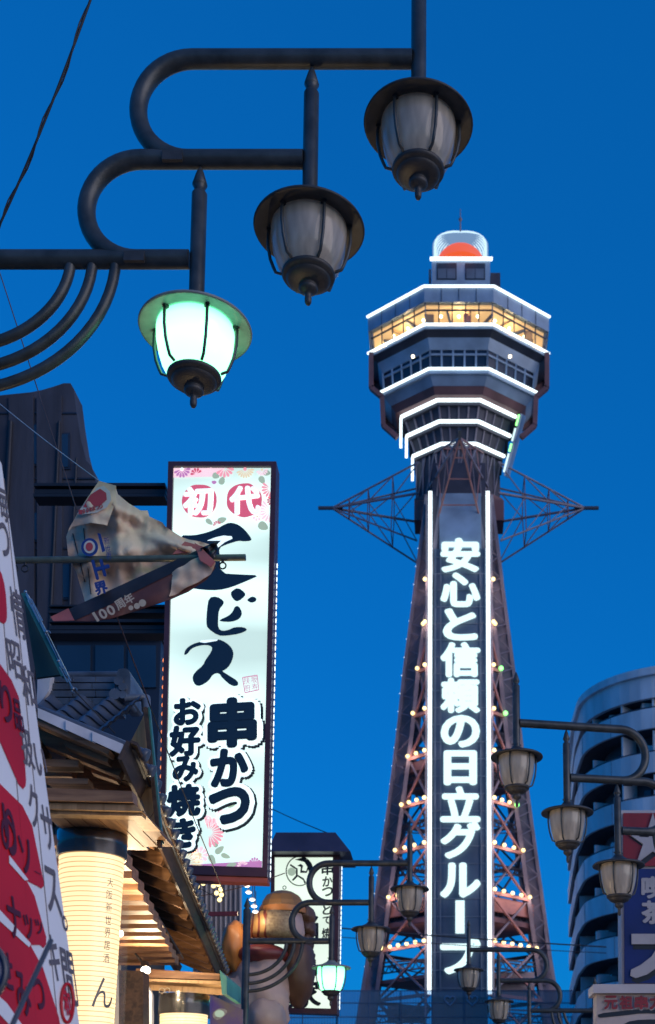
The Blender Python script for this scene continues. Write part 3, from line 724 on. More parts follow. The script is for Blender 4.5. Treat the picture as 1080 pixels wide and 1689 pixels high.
ink('print_pale_pink', (0.88, 0.60, 0.62), 0.9); ink('print_leaf', (0.38, 0.48, 0.34), 0.7); ink('print_gold', (0.80, 0.62, 0.38), 0.8); ink('print_white', (0.80, 0.96, 0.93), 0.95)
ink('stamp_red', (0.62, 0.25, 0.36), 0.7)
paint('sign_maroon', (0.075, 0.028, 0.036), 0.4, ns=2); paint('sign_red_lit', (0.40, 0.09, 0.05), 0.45, ns=2)
paint('black_steel', (0.022, 0.024, 0.032), 0.5, 0.2, ns=2)
YE = 15.0
sg = thing('vertical_sign', P(355, 1452, YE + 0.2), 'tall illuminated white sign with black brush lettering in a maroon frame', 'sign')
def ME(px, py): return P(px, py, YE)
TL, TR, BR, BL = (278, 763), (456, 763), (441, 1447), (262, 1441)
def sq(u, v): return ((1 - u) * (1 - v) * TL[0] + u * (1 - v) * TR[0] + u * v * BR[0] + (1 - u) * v * BL[0], (1 - u) * (1 - v) * TL[1] + u * (1 - v) * TR[1] + u * v * BR[1] + (1 - u) * v * BL[1])
bk = Vector((0, 0.22, 0))
shape('cabinet', [TL, TR, BR, BL], ME, (0, 0.06, 0), 'sign_maroon', sg); mb = MB()
mb.prism([ME(*q) + Vector((0, .06, 0)) for q in (TL, TR, BR, BL)], bk); cab = mk('cabinet', mb, 'sign_maroon', sg)
bpy.data.objects.remove([o for o in sg.children if o.name.startswith('cabinet') and o != cab][0])
iu, iv0, iv1 = 0.048, 0.011, 0.978
shape('face_panel', [sq(iu, iv0), sq(1 - iu, iv0), sq(1 - iu, iv1), sq(iu, iv1)], ME, (0, -0.0001 + 0.02, 0), 'sign_face', sg)
for (u0, v0, u1, v1) in ((0, 0, 1, iv0), (0, iv1, 1, 1), (0, iv0, iu, iv1), (1 - iu, iv0, 1, iv1)):
    mb = MB(); mb.prism([ME(*sq(u, v)) + Vector((0, -0.03, 0)) for u, v in ((u0, v0), (u1, v0), (u1, v1), (u0, v1))], (0, 0.088, 0)); mk('frame', mb, 'sign_maroon', sg)
mb = MB(); mb.prism([ME(*q) + Vector((0, 0.0, 0)) for q in ((262, 1442), (441, 1448), (441, 1456), (262, 1450))], bk); mk('red_lit_underside', mb, 'sign_red_lit', sg)  # underside strip coloured red for the red light falling on it
def zA(x, y): return (240 + x / 4.5, 750 + y / 4.5)
def zB(x, y): return (240 + x / 4.5, 1090 + y / 4.5)
fp = {}
def decal(name, pts, mat, lift, par=sg, M=ME): return shape(name, pts, M, (0, -lift, 0), mat, par)
LF = 0.0
# brush characters
E_ = [zA(*p) for p in ((255, 598), (360, 600), (450, 580), (530, 550), (600, 510), (640, 505), (690, 520), (740, 560), (785, 620), (785, 640), (730, 645), (690, 640), (640, 655), (600, 668), (545, 692), (552, 760), (558, 880), (700, 890), (850, 895), (760, 935), (640, 985), (540, 1008), (430, 1005), (330, 990), (300, 960), (400, 900), (425, 850), (430, 760), (455, 660), (400, 660), (300, 640))]
BI = [[zA(*p) for p in q] for q in (
    ((470, 1060), (530, 1052), (580, 1085), (580, 1110), (545, 1150), (538, 1230), (540, 1290), (570, 1310), (620, 1300), (660, 1280), (730, 1280), (760, 1302), (700, 1330), (600, 1345), (540, 1345), (460, 1290), (450, 1250), (455, 1150)),
    ((690, 1120), (720, 1175), (700, 1220), (640, 1243), (560, 1240), (545, 1228), (620, 1195), (650, 1160), (660, 1130)),
    ((685, 985), (740, 1025), (740, 1050), (690, 1090), (660, 1085), (632, 1045), (635, 1015)),
    ((755, 1075), (790, 1050), (825, 1065), (820, 1090), (785, 1102), (755, 1085)))]
SU = [zA(*p) for p in ((285, 1480), (300, 1440), (350, 1405), (410, 1388), (480, 1374), (540, 1368), (600, 1395), (645, 1440), (655, 1490), (630, 1560), (590, 1600))] + [zB(*p) for p in ((565, 75), (620, 110), (685, 150), (690, 185), (640, 190), (570, 130), (545, 90), (500, 100), (470, 150), (410, 187), (370, 185), (345, 135), (360, 90), (430, 30))] + [zA(*p) for p in ((440, 1530), (490, 1460), (495, 1425), (450, 1412), (390, 1420), (340, 1440), (310, 1480), (292, 1488))]
decal('brush_character', smoothpoly(E_, 1), 'ink_navy', 0.004)
for q in BI: decal('brush_stroke', smoothpoly(q, 1), 'ink_navy', 0.004)
decal('brush_character', smoothpoly(SU, 1), 'ink_navy', 0.004)
decal('brush_gap', [zA(*p) for p in ((455, 640), (520, 615), (580, 602), (640, 608), (645, 625), (590, 650), (540, 690), (530, 670), (560, 640))], 'print_white', 0.007)
decal('brush_gap', [zA(*p) for p in ((402, 1392), (412, 1380), (535, 1371), (532, 1382), (440, 1398))], 'print_white', 0.007)
# paired characters in red blots
def blot(cx, cy, r, sd_):
    rr = random.Random(sd_); return smoothpoly([(cx + r * (1 + rr.uniform(-.06, .05)) * math.cos(2 * math.pi * k / 16), cy + r * .97 * (1 + rr.uniform(-.06, .05)) * math.sin(2 * math.pi * k / 16)) for k in range(16)], 2)
decal('red_blot', blot(329, 826.5, 29.5, 3), 'print_red', 0.004); decal('red_blot', blot(402, 825, 30, 5), 'print_red', 0.004)
letter('letter', '初', 327, 827, 46, 44, ME, (0, -0.006, 0), 'print_white', sg, off=0.05, sky_=-0.04)
letter('letter', '代', 404, 826, 47, 44, ME, (0, -0.006, 0), 'print_white', sg, off=0.05)
# outlined columns
for ch, x, y, w, h in (('串', 384, 1194, 71, 74), ('か', 379, 1268, 56, 56), ('つ', 379, 1331, 60, 52), ('お', 310, 1176, 40, 40), ('好', 306, 1224, 46, 46), ('み', 307, 1270, 38, 38), ('焼', 304, 1322, 50, 48), ('き', 302, 1376, 38, 44)):
    letter('outline', ch, x + 3.0, y + 2.0, w, h, ME, (0, -0.004, 0), 'ink_black', sg, off=0.175, sky_=-0.06)
for ch, x, y, w, h in (('串', 384, 1194, 71, 74), ('か', 379, 1268, 56, 56), ('つ', 379, 1331, 60, 52), ('お', 310, 1176, 40, 40), ('好', 306, 1224, 46, 46), ('み', 307, 1270, 38, 38), ('焼', 304, 1322, 50, 48), ('き', 302, 1376, 38, 44)):
    letter('halo', ch, x + 0.6, y, w, h, ME, (0, -0.026, 0), 'print_white', sg, off=0.155, sky_=-0.06)
    letter('letter', ch, x, y, w, h, ME, (0, -0.046, 0), 'ink_navy', sg, off=0.06, sky_=-0.06)
# seal
st = [(400, 1118), (424, 1114), (427, 1138), (404, 1143)]
for a, b in zip(st, st[1:] + st[:1]):
    mb = MB(); mb.beam(ME(*a) + Vector((0, -.006, 0)), ME(*b) + Vector((0, -.006, 0)), 0.010, 0.010); mk('seal_edge', mb, 'stamp_red', sg)
for ch, x, y in (('扶', 407, 1123), ('坂', 419, 1121), ('廚', 408, 1135), ('寿', 420, 1133)):
    letter('letter', ch, x, y, 10, 11, ME, (0, -0.005, 0), 'stamp_red', sg)
# flowers, leaves and mauve bands printed at top and foot
def flower(cx, cy, r, n, mat_p, mat_c, a0=0, a1=360, rin=0.2):
    for k in range(n):
        a = R(a0 + (a1 - a0) * k / n); wd = R((a1 - a0) / n * 0.42)
        pts = [(cx + r * rin * math.cos(a), cy + r * rin * math.sin(a)), (cx + r * .8 * math.cos(a - wd), cy + r * .8 * math.sin(a - wd)), (cx + r * math.cos(a - wd * .5), cy + r * math.sin(a - wd * .5)), (cx + r * math.cos(a + wd * .5), cy + r * math.sin(a + wd * .5)), (cx + r * .8 * math.cos(a + wd), cy + r * .8 * math.sin(a + wd))]
        u_ok = [p for p in pts]
        decal('petal', u_ok, mat_p, 0.0035)
    if mat_c: decal('flower_centre', disc(cx, cy, r * .2, r * .2, 12), mat_c, 0.005)
def leaf(cx, cy, l, w, ang, mat='print_leaf'):
    pts = []
    for k in range(12):
        t = 2 * math.pi * k / 12; x, y = l * math.cos(t), w * math.sin(t) * (1 - 0.3 * math.cos(t)); pts.append((cx + x * math.cos(R(ang)) - y * math.sin(R(ang)), cy + x * math.sin(R(ang)) + y * math.cos(R(ang))))
    decal('leaf', pts, mat, 0.0032)
decal('print_band', [(286, 772), (372, 772), (360, 786), (286, 788)], 'print_pale_pink', 0.0026)
flower(370, 772, 16, 6, 'print_pink', None, 10, 170); flower(404, 774, 15, 9, 'print_gold', 'print_pink', 5, 175); flower(447, 806, 16, 6, 'print_pink', None, 100, 235); flower(446, 842, 20, 8, 'print_pale_pink', None, 95, 250)
flower(324, 782, 10, 5, 'print_red', None, 180, 360); flower(300, 774, 14, 7, 'print_mauve', 'print_white', 0, 180); flower(340, 773, 10, 6, 'print_pale_pink', None, 0, 180); flower(432, 775, 10, 7, 'print_pale_pink', 'print_gold', 0, 180); flower(449, 826, 9, 5, 'print_red', None, 100, 250); flower(424, 852, 8, 7, 'print_pale_pink', 'print_gold', 0, 360)
flower(358, 866, 7, 5, 'print_red', None, 180, 360); flower(330, 1410, 14, 9, 'print_pale_pink', 'print_gold', 0, 360); flower(420, 1424, 10, 6, 'print_mauve', None, 180, 360); flower(400, 1428, 9, 6, 'print_pale_pink', None, 180, 360); flower(276, 1400, 12, 7, 'print_pink', None, -90, 90)
for l in ((356, 785, 6, 5, 20), (366, 793, 7, 5, -70), (432, 792, 7, 5, 60), (440, 780, 6, 5, 10), (434, 868, 9, 7, 30), (366, 858, 8, 5, -20), (345, 861, 7, 4, 40), (381, 1328, 7, 4, -10)): leaf(*l)
leaf(353, 796, 3, 4, 90, 'print_mauve')
decal('print_band', [(300, 1427), (432, 1420), (431.5, 1436), (285, 1432)], 'print_mauve', 0.0026)
flower(344, 1373, 25, 12, 'print_pink', None, -100, 100); flower(352, 1345, 18, 8, 'print_pale_pink', None, -60, 200); flower(304, 1423, 30, 11, 'print_gold', 'print_red', -120, 40); flower(270, 1368, 14, 5, 'print_pale_pink', None, -80, 80)
for l in ((362, 1402, 9, 5, -40), (372, 1412, 8, 4, 20), (350, 1418, 9, 5, 60), (382, 1427, 9, 4, -15), (356, 1392, 6, 4, -80)): leaf(*l)
# beaded light strip down the far edge
bead = MB().sphere((0, 0, 0), 0.0065, 8, (1, 1, 6.0)).mesh('edge_bulb', 'led_white')
for k in range(46):
    v = 0.24 + 0.75 * k / 45; x, y = sq(1.0, v); p = ME(x, y); put('edge_bulb', bead, sg, mw=T(p.x + 0.022, YE + 0.1, p.z))
glow('tube_orange', (1.0, 0.28, 0.08), 1.6)
ob = MB().sphere((0, 0, 0), 0.02, 8, (1, 1, 1.7)).mesh('edge_bulb', 'tube_orange')
for k in range(22):
    v = 0.47 + 0.46 * k / 21; x, y = sq(0.0, v); p = ME(x, y); put('edge_bulb', ob, sg, mw=T(p.x - 0.035, YE + 0.15, p.z))
mb = MB(); a, b = ME(*sq(0, 0.46)), ME(*sq(0, 0.68)); mb.beam(Vector((a.x - .03, YE + .2, a.z)), Vector((b.x - .03, YE + .2, b.z)), 0.03, 0.05); mk('edge_strip', mb, 'deck_panel', sg)
# steel brackets back to the dark building
for y0, y1, xl in ((803, 828, 60), (1003, 1018, 85), (1026, 1052, 85)):
    a, b = P(xl, (y0 + y1) / 2, YE + 0.4), P(275, (y0 + y1) / 2, YE + 0.4); hh = P(60, y0, YE).z - P(60, y1, YE).z
    mb = MB(); mb.beam(a, b, 0.16, hh * .28); a2 = Vector((0, 0, hh * .36)); mb.beam(a + a2, b + a2, 0.24, hh * .2); mb.beam(a - a2, b - a2, 0.24, hh * .2); mk('bracket_beam', mb, 'black_steel', sg)
# ------------------------------------------------------------------ capped white sign further on
YC = 24.0
cs_ = thing('capped_sign', P(500, 1672, YC), 'cream illuminated signboard with dark sloping cap and black brush script', 'sign')
def MC(px, py): return P(px, py, YC)
def prismpx(name, pts, M, front, back, mat, par):
    mb = MB(); mb.prism([M(*q) + Vector((0, front, 0)) for q in pts], (0, back - front, 0)); return mk(name, mb, mat, par)
prismpx('cabinet', [(447, 1400), (560, 1400), (556, 1672), (445, 1668)], MC, 0.05, 0.5, 'sign_maroon', cs_)
shape('face_panel', [(453, 1414), (549, 1414), (545, 1664), (452, 1661)], MC, (0, 0.02, 0), 'sign_face_cream', cs_)
for q in ([(447, 1400), (560, 1400), (560, 1414), (447, 1414)], [(447, 1414), (453, 1414), (452, 1661), (445, 1661)], [(549, 1414), (560, 1414), (556, 1664), (545, 1664)], [(445, 1661), (556, 1664), (556, 1673), (445, 1670)]):
    prismpx('frame', q, MC, -0.02, 0.049, 'sign_maroon', cs_)
paint('cap_navy', (0.045, 0.04, 0.075), 0.45, ns=2)
a = [MC(445, 1411), MC(579, 1411), MC(579, 1402), MC(445, 1402)]
mb = MB(); q0 = [MC(444, 1411) + Vector((0, -.35, 0)), MC(580, 1411) + Vector((0, -.35, 0)), MC(580, 1411) + Vector((0, 1.1, 0)), MC(444, 1411) + Vector((0, 1.1, 0))]
q1 = [MC(455, 1373) + Vector((0, 0, 0)), MC(553, 1373) + Vector((0, 0, 0)), MC(553, 1373) + Vector((0, .7, 0)), MC(455, 1373) + Vector((0, .7, 0))]
mb.hexa(q0 + q1); mk('cap', mb, 'cap_navy', cs_)
for ch, x, y, w, h in (('串', 540, 1432, 18, 22), ('か', 540, 1454, 16, 16), ('つ', 540, 1471, 17, 14), ('と', 539, 1501, 13, 15), ('て', 539, 1518, 13, 12), ('焼', 538, 1540, 14, 18), ('尚', 508, 1532, 32, 40), ('色', 505, 1592, 38, 38), ('家', 502, 1640, 52, 44)):
    letter('letter', ch, x, y, w, h, MC, (0, -0.012, 0), 'ink_black', cs_, off=0.03, sky_=-0.08)
mb = MB(); mb.tube([MC(*p) + Vector((0, -.012, 0)) for p in disc(494, 1437, 22, 24, 32)] + [MC(516, 1437) + Vector((0, -.012, 0))], 0.012, 6); mk('emblem_ring', mb, 'ink_black', cs_)
for q in ([(478, 1428), (488, 1434), (488, 1444), (481, 1452), (484, 1453), (491, 1446), (500, 1452), (502, 1458), (505, 1456), (501, 1449), (491, 1443), (491, 1433), (479, 1425)], [(486, 1418), (500, 1414), (514, 1424), (516, 1436), (510, 1442), (508, 1432), (502, 1422)], [(490, 1428), (496, 1425), (500, 1428), (498, 1436), (505, 1437), (507, 1430), (509, 1433), (506, 1440), (495, 1440), (496, 1430)]):
    decal('emblem_stroke', q, 'ink_black', 0.012, cs_, MC)
decal('emblem_tint', disc(481, 1438, 7, 7, 14), 'print_leaf', 0.008, cs_, MC)
for k in range(30):
    y = 1420 + 240 * k / 29; p = MC(lerp(560, 556, k / 29), y); put('edge_bulb', bead, cs_, mw=T(p.x + 0.03, YC + 0.2, p.z) @ Matrix.Scale(1.3, 4))
pc = P(500, 1672, YC); mb = MB(); mb.box((pc.x - 0.5, YC + .35, pc.z / 2), (0.25, 0.25, pc.z - .02)); mk('mast', mb, 'black_steel', cs_)

# ------------------------------------------------------------------ dark concrete building on the left
paint('dark_concrete', (0.055, 0.058, 0.078), 0.8, ns=1.2, amt=0.35, bump=0.3, stretch=(1.5, 1, .25))
paint('dark_cladding', (0.020, 0.026, 0.045), 0.45, ns=0.6)
paint('blue_glass', (0.02, 0.05, 0.09), 0.12, ns=0.6)
YL = 23.0
db = thing('concrete_building', (P(60, 1000, YL + .8).x, YL + .8, 0), 'dark concrete building with wavy-topped tower wall behind the crumpled flag', 'building')
def ML(px, py): return P(px, py, YL)
prof = [(-60, 655), (0, 652), (20, 650), (50, 647), (70, 643), (90, 637), (105, 632), (116, 632), (121, 640), (126, 680), (133, 725), (142, 760), (150, 768), (157, 790), (163, 815), (168, 860)]
bot = [(186, 1300), (-60, 1300)]
pr = [ML(*p) for p in prof] + [Vector((ML(172, 900).x, YL, 0)), Vector((ML(-60, 900).x, YL, 0))]
mb = MB(); mb.prism(pr, (0, 0.6, 0)); mk('wall', mb, 'dark_concrete', db)
for y in (682, 790, 905, 1020):
    mb = MB(); xr = interp([(632, 116), (680, 126), (790, 157), (860, 172), (1300, 178)], y); mb.beam(ML(-60, y) + Vector((0, -.01, 0)), ML(xr, y) + Vector((0, -.01, 0)), 0.03, 0.035); mk('joint', mb, 'dark_cladding', db)
for x in (36, 82):
    mb = MB(); mb.beam(ML(x, 655) + Vector((0, -.03, 0)), ML(x + 2, 1120) + Vector((0, -.03, 0)), 0.5, 0.07, (0, 1, 0)); mk('pilaster', mb, 'dark_concrete', db)
for x, w_ in ((20, .05), (100, .035), (128, .03)):
    mb = MB(); mb.tube([ML(x, 700 if x < 120 else 760) + Vector((0, -.09, 0)), Vector((ML(x, 700).x, YL - .09, 0.5))], w_, 8); mk('downpipe', mb, 'black_steel', db)
for (x0, x1, y0, y1) in ((50, 76, 700, 770), (50, 76, 845, 895), (92, 118, 930, 990), (92, 116, 715, 775)):
    prismpx('window_recess', [(x0, y0), (x1, y0), (x1, y1), (x0, y1)], ML, -.03, .02, 'dark_cladding', db); prismpx('pane', [(x0 + 3, y0 + 3), (x1 - 3, y0 + 3), (x1 - 3, y1 - 3), (x0 + 3, y1 - 3)], ML, -.045, -.031, 'blue_glass', db)
lb = thing('dark_clad_building', (P(210, 1100, 20.5).x, 21.5, 0), 'low black-clad building with blue glass panes under the sign brackets', 'building')
def M2(px, py): return P(px, py, 20.0)
z2 = M2(200, 1055).z; xa, xb = M2(60, 1100).x, M2(264, 1100).x
mb = MB(); mb.box(((xa + xb) / 2, 20.5, z2 / 2), (xb - xa, 1, z2)); mk('wall', mb, 'dark_cladding', lb)
for k, (x0, x1) in enumerate(((95, 150), (158, 205), (212, 258))):
    prismpx('pane', [(x0, 1066), (x1, 1066), (x1, 1135), (x0, 1135)], M2, -0.04, 0.02, 'blue_glass', lb)
mb = MB(); mb.beam(M2(60, 1050) + Vector((0, .2, 0)), M2(268, 1050) + Vector((0, .2, 0)), 0.7, 0.12); mk('coping', mb, 'black_steel', lb)

# ------------------------------------------------------------------ curved apartment block on the right
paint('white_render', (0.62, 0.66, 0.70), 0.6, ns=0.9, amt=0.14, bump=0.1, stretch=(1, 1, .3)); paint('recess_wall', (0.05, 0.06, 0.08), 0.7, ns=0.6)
ab = thing('curved_apartment_block', (P(1080, 1500, 80).x, 86, 0), 'pale apartment block with rounded corner and banded balconies behind the lamp posts', 'building')
p_l = P(957, 1180, 82); XLft = p_l.x; RC = 7.0
ztop = P(1080, 1099, 75.4).z
def plan(off=0.0):
    pts = [(XLft + 1.2 + off, 104.0), (XLft + .5 + off, 94.0), (XLft + off, 86.0)]
    c = (XLft + RC, 82.0); r = RC - off
    for k in range(15):
        a = R(180 + 90 * k / 14); pts.append((c[0] + r * math.cos(a), c[1] + r * math.sin(a)))
    pts.append((XLft + RC + 2.5, 82.0 - RC + off)); return pts
def band(name, o0, o1, z0, z1, mat, par=ab):
    a, b = plan(o0), plan(o1); n = len(a); mb = MB()
    vs = [(x, y, z) for z in (z0, z1) for q in (a, b) for x, y in q]; fs = []
    for k in range(n - 1):
        fs += [(k, k + 1, 2 * n + k + 1, 2 * n + k), (n + k, n + k + 1, 3 * n + k + 1, 3 * n + k), (2 * n + k, 2 * n + k + 1, 3 * n + k + 1, 3 * n + k), (k, k + 1, n + k + 1, n + k)]
    mb.add(vs, fs); return mk(name, mb, mat, par)
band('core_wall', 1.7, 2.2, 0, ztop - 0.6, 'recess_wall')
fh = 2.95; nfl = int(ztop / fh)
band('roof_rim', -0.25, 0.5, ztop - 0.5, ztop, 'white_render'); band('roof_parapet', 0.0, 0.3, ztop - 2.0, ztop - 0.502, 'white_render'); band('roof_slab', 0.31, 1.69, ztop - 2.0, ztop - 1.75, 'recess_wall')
rdm = random.Random(4)
for f in range(nfl):
    z = ztop - 2.0 - fh * (f + 1) + 0.9
    if z < 0.2: break
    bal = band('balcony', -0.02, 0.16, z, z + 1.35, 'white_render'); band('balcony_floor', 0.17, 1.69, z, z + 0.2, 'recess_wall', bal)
    pa, pb = plan(0.2), plan(1.68)
    for k in (1, 2, 6, 10, 13, 16):
        mb = MB(); a, b = Vector((*pa[k], z + .2)), Vector((*pb[k], z + .2)); d = (b - a); n_ = Vector((-d.y, d.x, 0)).normalized() * .06
        mb.hexa([a - n_, b - n_, b + n_, a + n_] + [p + Vector((0, 0, fh - .3 if k != 6 else 1.9)) for p in (a - n_, b - n_, b + n_, a + n_)]); mk('divider', mb, 'white_render', bal)
    po = plan(-.03)
    for k in (4, 9, 14):
        a = Vector((*po[k], z + .02)); mb = MB(); mb.beam(a, a + Vector((0, 0, 1.31)), .02, .02); mk('panel_seam', mb, 'recess_wall', bal)
    for k in range(2, len(po) - 1):
        a, b = Vector((*plan(.08)[k], z + 1.45)), Vector((*plan(.08)[k + 1], z + 1.45)); mb = MB(); mb.beam(a, b, .06, .06); mk('rail', mb, 'recess_wall', bal)
    for k in (5, 8, 12, 15):
        if rdm.random() < .7:
            a = Vector((*plan(1.0)[k], z + .2)); mb = MB(); mb.box(a + Vector((0, 0, 1.3 + rdm.random() * .5)), (.7, .7, .6)); mk('air_unit', mb, 'white_render', bal)
    pw = plan(1.66)
    for k in (4, 7, 9, 11, 14):
        a, b = Vector((*pw[k], z + .3)), Vector((*pw[k + 1], z + .3)); mb = MB(); a, b = lerp(a, b, .1), lerp(a, b, .9); u = Vector((0, 0, 2.0)); mb.prism([a, b, b + u, a + u], (-.05, -.05, 0)); mk('window', mb, 'blue_glass', bal)
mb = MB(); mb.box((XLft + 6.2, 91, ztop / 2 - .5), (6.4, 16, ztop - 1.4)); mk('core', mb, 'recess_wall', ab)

# ------------------------------------------------------------------ signs on the right
paint('board_red', (0.25, 0.010, 0.016), 0.4, ns=2); paint('board_blue', (0.006, 0.016, 0.12), 0.35, ns=2); paint('board_white', (0.45, 0.43, 0.45), 0.5, ns=3, amt=0.08); paint('letter_grey', (0.36, 0.35, 0.37), 0.5, ns=3, amt=0.08)
paint('board_offwhite', (0.42, 0.36, 0.34), 0.55, ns=3, amt=0.12); paint('letter_maroon', (0.24, 0.02, 0.03), 0.5, ns=3)
YB = 17.5
bs = thing('coffee_shop_sign', P(1078, 1640, YB), 'tall blue and red coffee-shop sign with a pale star', 'sign')
def MR(px, py): return P(px, py, YB)
prismpx('cabinet', [(1024, 1335), (1134, 1335), (1134, 1625), (1026, 1625)], MR, 0.05, 0.4, 'board_white', bs)
prismpx('red_panel', [(1028, 1341), (1130, 1341), (1130, 1428), (1028, 1428)], MR, 0.0, 0.049, 'board_red', bs); prismpx('blue_panel', [(1029, 1433), (1130, 1433), (1130, 1622), (1030, 1622)], MR, 0.0, 0.049, 'board_blue', bs)
star = [(1076 + (46 if k % 2 == 0 else 17) * math.sin(math.pi * k / 5), 1388 - (46 if k % 2 == 0 else 17) * math.cos(math.pi * k / 5)) for k in range(10)]
shape('star_shadow', [(x + 5, y + 7) for x, y in star], MR, (0, -0.006, 0), 'ink_black', bs); shape('star', star, MR, (0, -0.04, 0), 'letter_grey', bs, 0.03)
letter('letter', '喫', 1078, 1464, 38, 34, MR, (0, -0.012, 0), 'letter_grey', bs, off=0.04); letter('letter', '茶', 1078, 1505, 38, 36, MR, (0, -0.012, 0), 'letter_grey', bs, off=0.04)
su = [(1041, 1541), (1112, 1541), (1112, 1556), (1104, 1572), (1092, 1588), (1112, 1600), (1104, 1614), (1082, 1597), (1066, 1608), (1048, 1614), (1039, 1610), (1040, 1600), (1056, 1592), (1074, 1578), (1086, 1558), (1041, 1558)]
shape('letter_shadow', [(x + 3, y + 8) for x, y in su], MR, (0, -0.006, 0), 'ink_black', bs); shape('letter', su, MR, (0, -0.04, 0), 'letter_grey', bs, 0.03)
pr_ = MR(1078, 1625); mb = MB(); mb.box((pr_.x, YB + .22, pr_.z / 2), (0.2, 0.2, pr_.z - .02)); mk('mast', mb, 'black_steel', bs)
YW = 12.0
ws = thing('lettered_signboard', P(1080, 1760, YW), 'off-white signboard with red lettering below the blue coffee-shop sign', 'sign')
def MW(px, py): return P(px, py, YW)
prismpx('board', [(984, 1640), (1190, 1640), (1190, 1790), (984, 1790)], MW, 0.0, 0.3, 'board_offwhite', ws); prismpx('top_rail', [(977, 1625), (1195, 1625), (1195, 1639.5), (977, 1639.5)], MW, -0.08, 0.36, 'board_white', ws)
for i, ch in enumerate('元祖串カ'):
    letter('halo', ch, 1007 + 25 * i, 1654, 21, 21, MW, (0, -0.004, 0), 'board_white', ws, off=0.10); letter('letter', ch, 1007 + 25 * i, 1654, 21, 21, MW, (0, -0.024, 0), 'letter_maroon', ws, off=0.045)
shape('brush_swash', smoothpoly([(986, 1672), (1020, 1668), (1060, 1664), (1100, 1668), (1100, 1673), (1060, 1671), (1030, 1675), (1000, 1678), (986, 1679)], 1), MW, (0, -0.006, 0), 'ink_black', ws)
shape('brush_swash', smoothpoly([(1030, 1686), (1060, 1681), (1110, 1683), (1150, 1690), (1150, 1720), (1060, 1712), (1028, 1698)], 1), MW, (0, -0.006, 0), 'ink_black', ws)
pr_ = MW(1080, 1790)
for dx in (-.4, .6):
    mb = MB(); mb.box((pr_.x + dx, YW + .15, pr_.z / 2), (0.1, 0.1, pr_.z - .01)); mk('leg', mb, 'black_steel', ws)

# ------------------------------------------------------------------ slanted white and red board at the left edge
paint('board_gloss', (0.86, 0.82, 0.79), 0.35, ns=1.5, amt=0.05); paint('red_gloss', (0.60, 0.010, 0.014), 0.4, ns=1.5, amt=0.12); ink('char_grey', (0.16, 0.125, 0.12)); ink('char_dark', (0.10, 0.010, 0.016))
Bp, Tp = P(132, 1700, 5.0), P(0, 748, 5.0); ed = (Tp - Bp).normalized(); hd = Vector((-math.cos(R(70)), -math.sin(R(70)), 0)); nb = hd.cross(ed).normalized()
if nb.dot(CAM - Bp) < 0: nb = -nb
MX = plane(Bp, nb)
lbd = thing('menu_board', Vector((Bp.x, Bp.y, 0)), 'leaning glossy white board with red lozenges and grey characters', 'sign')
ext = Bp - ed * 1.9; mb = MB(); c4 = [ext, ext + hd * 1.5, Tp + hd * 1.5, Tp + hd * .05 + ed * 0.0, Tp - ed * 0.05]
mb.prism(c4, -nb * 0.08); mk('panel', mb, 'board_gloss', lbd)
mb = MB(); fb_ = ext - nb * .06; mb.box((fb_.x - .1, fb_.y - .3, max(.05, fb_.z) / 2), (0.12, 0.9, max(.1, fb_.z))); mk('stand', mb, 'black_steel', lbd)
lf = nb * 0.003
def bdec(name, pts, mat, l=1.0): return shape(name, pts, MX, lf * l, mat, lbd)
bdec('red_lozenge', smoothpoly([(-30, 900), (0, 940), (8, 970), (11, 1015), (9, 1027), (3, 1030), (-30, 1000)], 1), 'red_gloss')
bdec('red_lozenge', [(-30, 1055), (0, 1097), (18, 1122), (30, 1150), (36, 1200), (42, 1287), (41, 1297), (37, 1302), (29, 1293), (0, 1226), (-30, 1160)], 'red_gloss')
bdec('red_lozenge', [(-40, 1250), (0, 1294), (36, 1329), (52, 1362), (71, 1455), (71, 1462), (67, 1466), (61, 1462), (43, 1453), (56, 1478), (75, 1545), (75, 1557), (71, 1564), (65, 1559), (49, 1559), (70, 1597), (96, 1678), (102, 1712), (-40, 1712)], 'red_gloss')
for q in ([(13, 1411), (13, 1424), (39, 1453), (45, 1452)], [(-40, 1462), (-40, 1486), (46, 1563), (49, 1557), (0, 1504)], [(-40, 1612), (-40, 1634), (26, 1704), (45, 1706), (9, 1655)]): bdec('white_bar', q, 'board_gloss', 2)
for ch, x, y, w, h in (('毎', 4, 830, 14, 60), ('つ', 5, 890, 18, 56), ('情', 28, 1012, 20, 80), ('昭', 23, 1088, 22, 62), ('和', 46, 1132, 22, 66), ('扱', 43, 1232, 20, 66), ('い', 66, 1256, 18, 50), ('ク', 55, 1330, 16, 72), ('サ', 77, 1366, 18, 72), ('ス', 86, 1470, 22, 76), ('。', 106, 1523, 8, 24), ('キ', 88, 1580, 18, 74), ('間', 113, 1612, 20, 88)):
    letter('letter', ch, x, y, w, h, MX, lf * 1.2, 'char_grey', lbd, off=0.012, skx=0.13, sky_=0.55)
for ch, x, y, w, h in (('り', 8, 1160, 18, 66), ('品', 28, 1180, 14, 50), ('の', 12, 1380, 24, 60), ('り', 14, 1370, 18, 80), ('ソ', 40, 1412, 18, 60), ('ー', 60, 1440, 10, 30), ('ナ', 22, 1515, 22, 70), ('ッ', 45, 1530, 14, 40), ('ツ', 62, 1530, 12, 24), ('せ', 8, 1600, 22, 60), ('み', 36, 1640, 22, 70), ('つ', 62, 1640, 18, 50)):
    letter('letter', ch, x, y, w, h, MX, lf * 2.4, 'char_dark', lbd, off=0.02, skx=0.13, sky_=0.55)
mb = MB(); rc = [MX(*p) + lf * 2 for p in disc(109, 1655, 10, 32, 24)]; mb.tube(rc + [rc[0]], 0.007, 6); mk('seal_ring', mb, 'red_gloss', lbd)
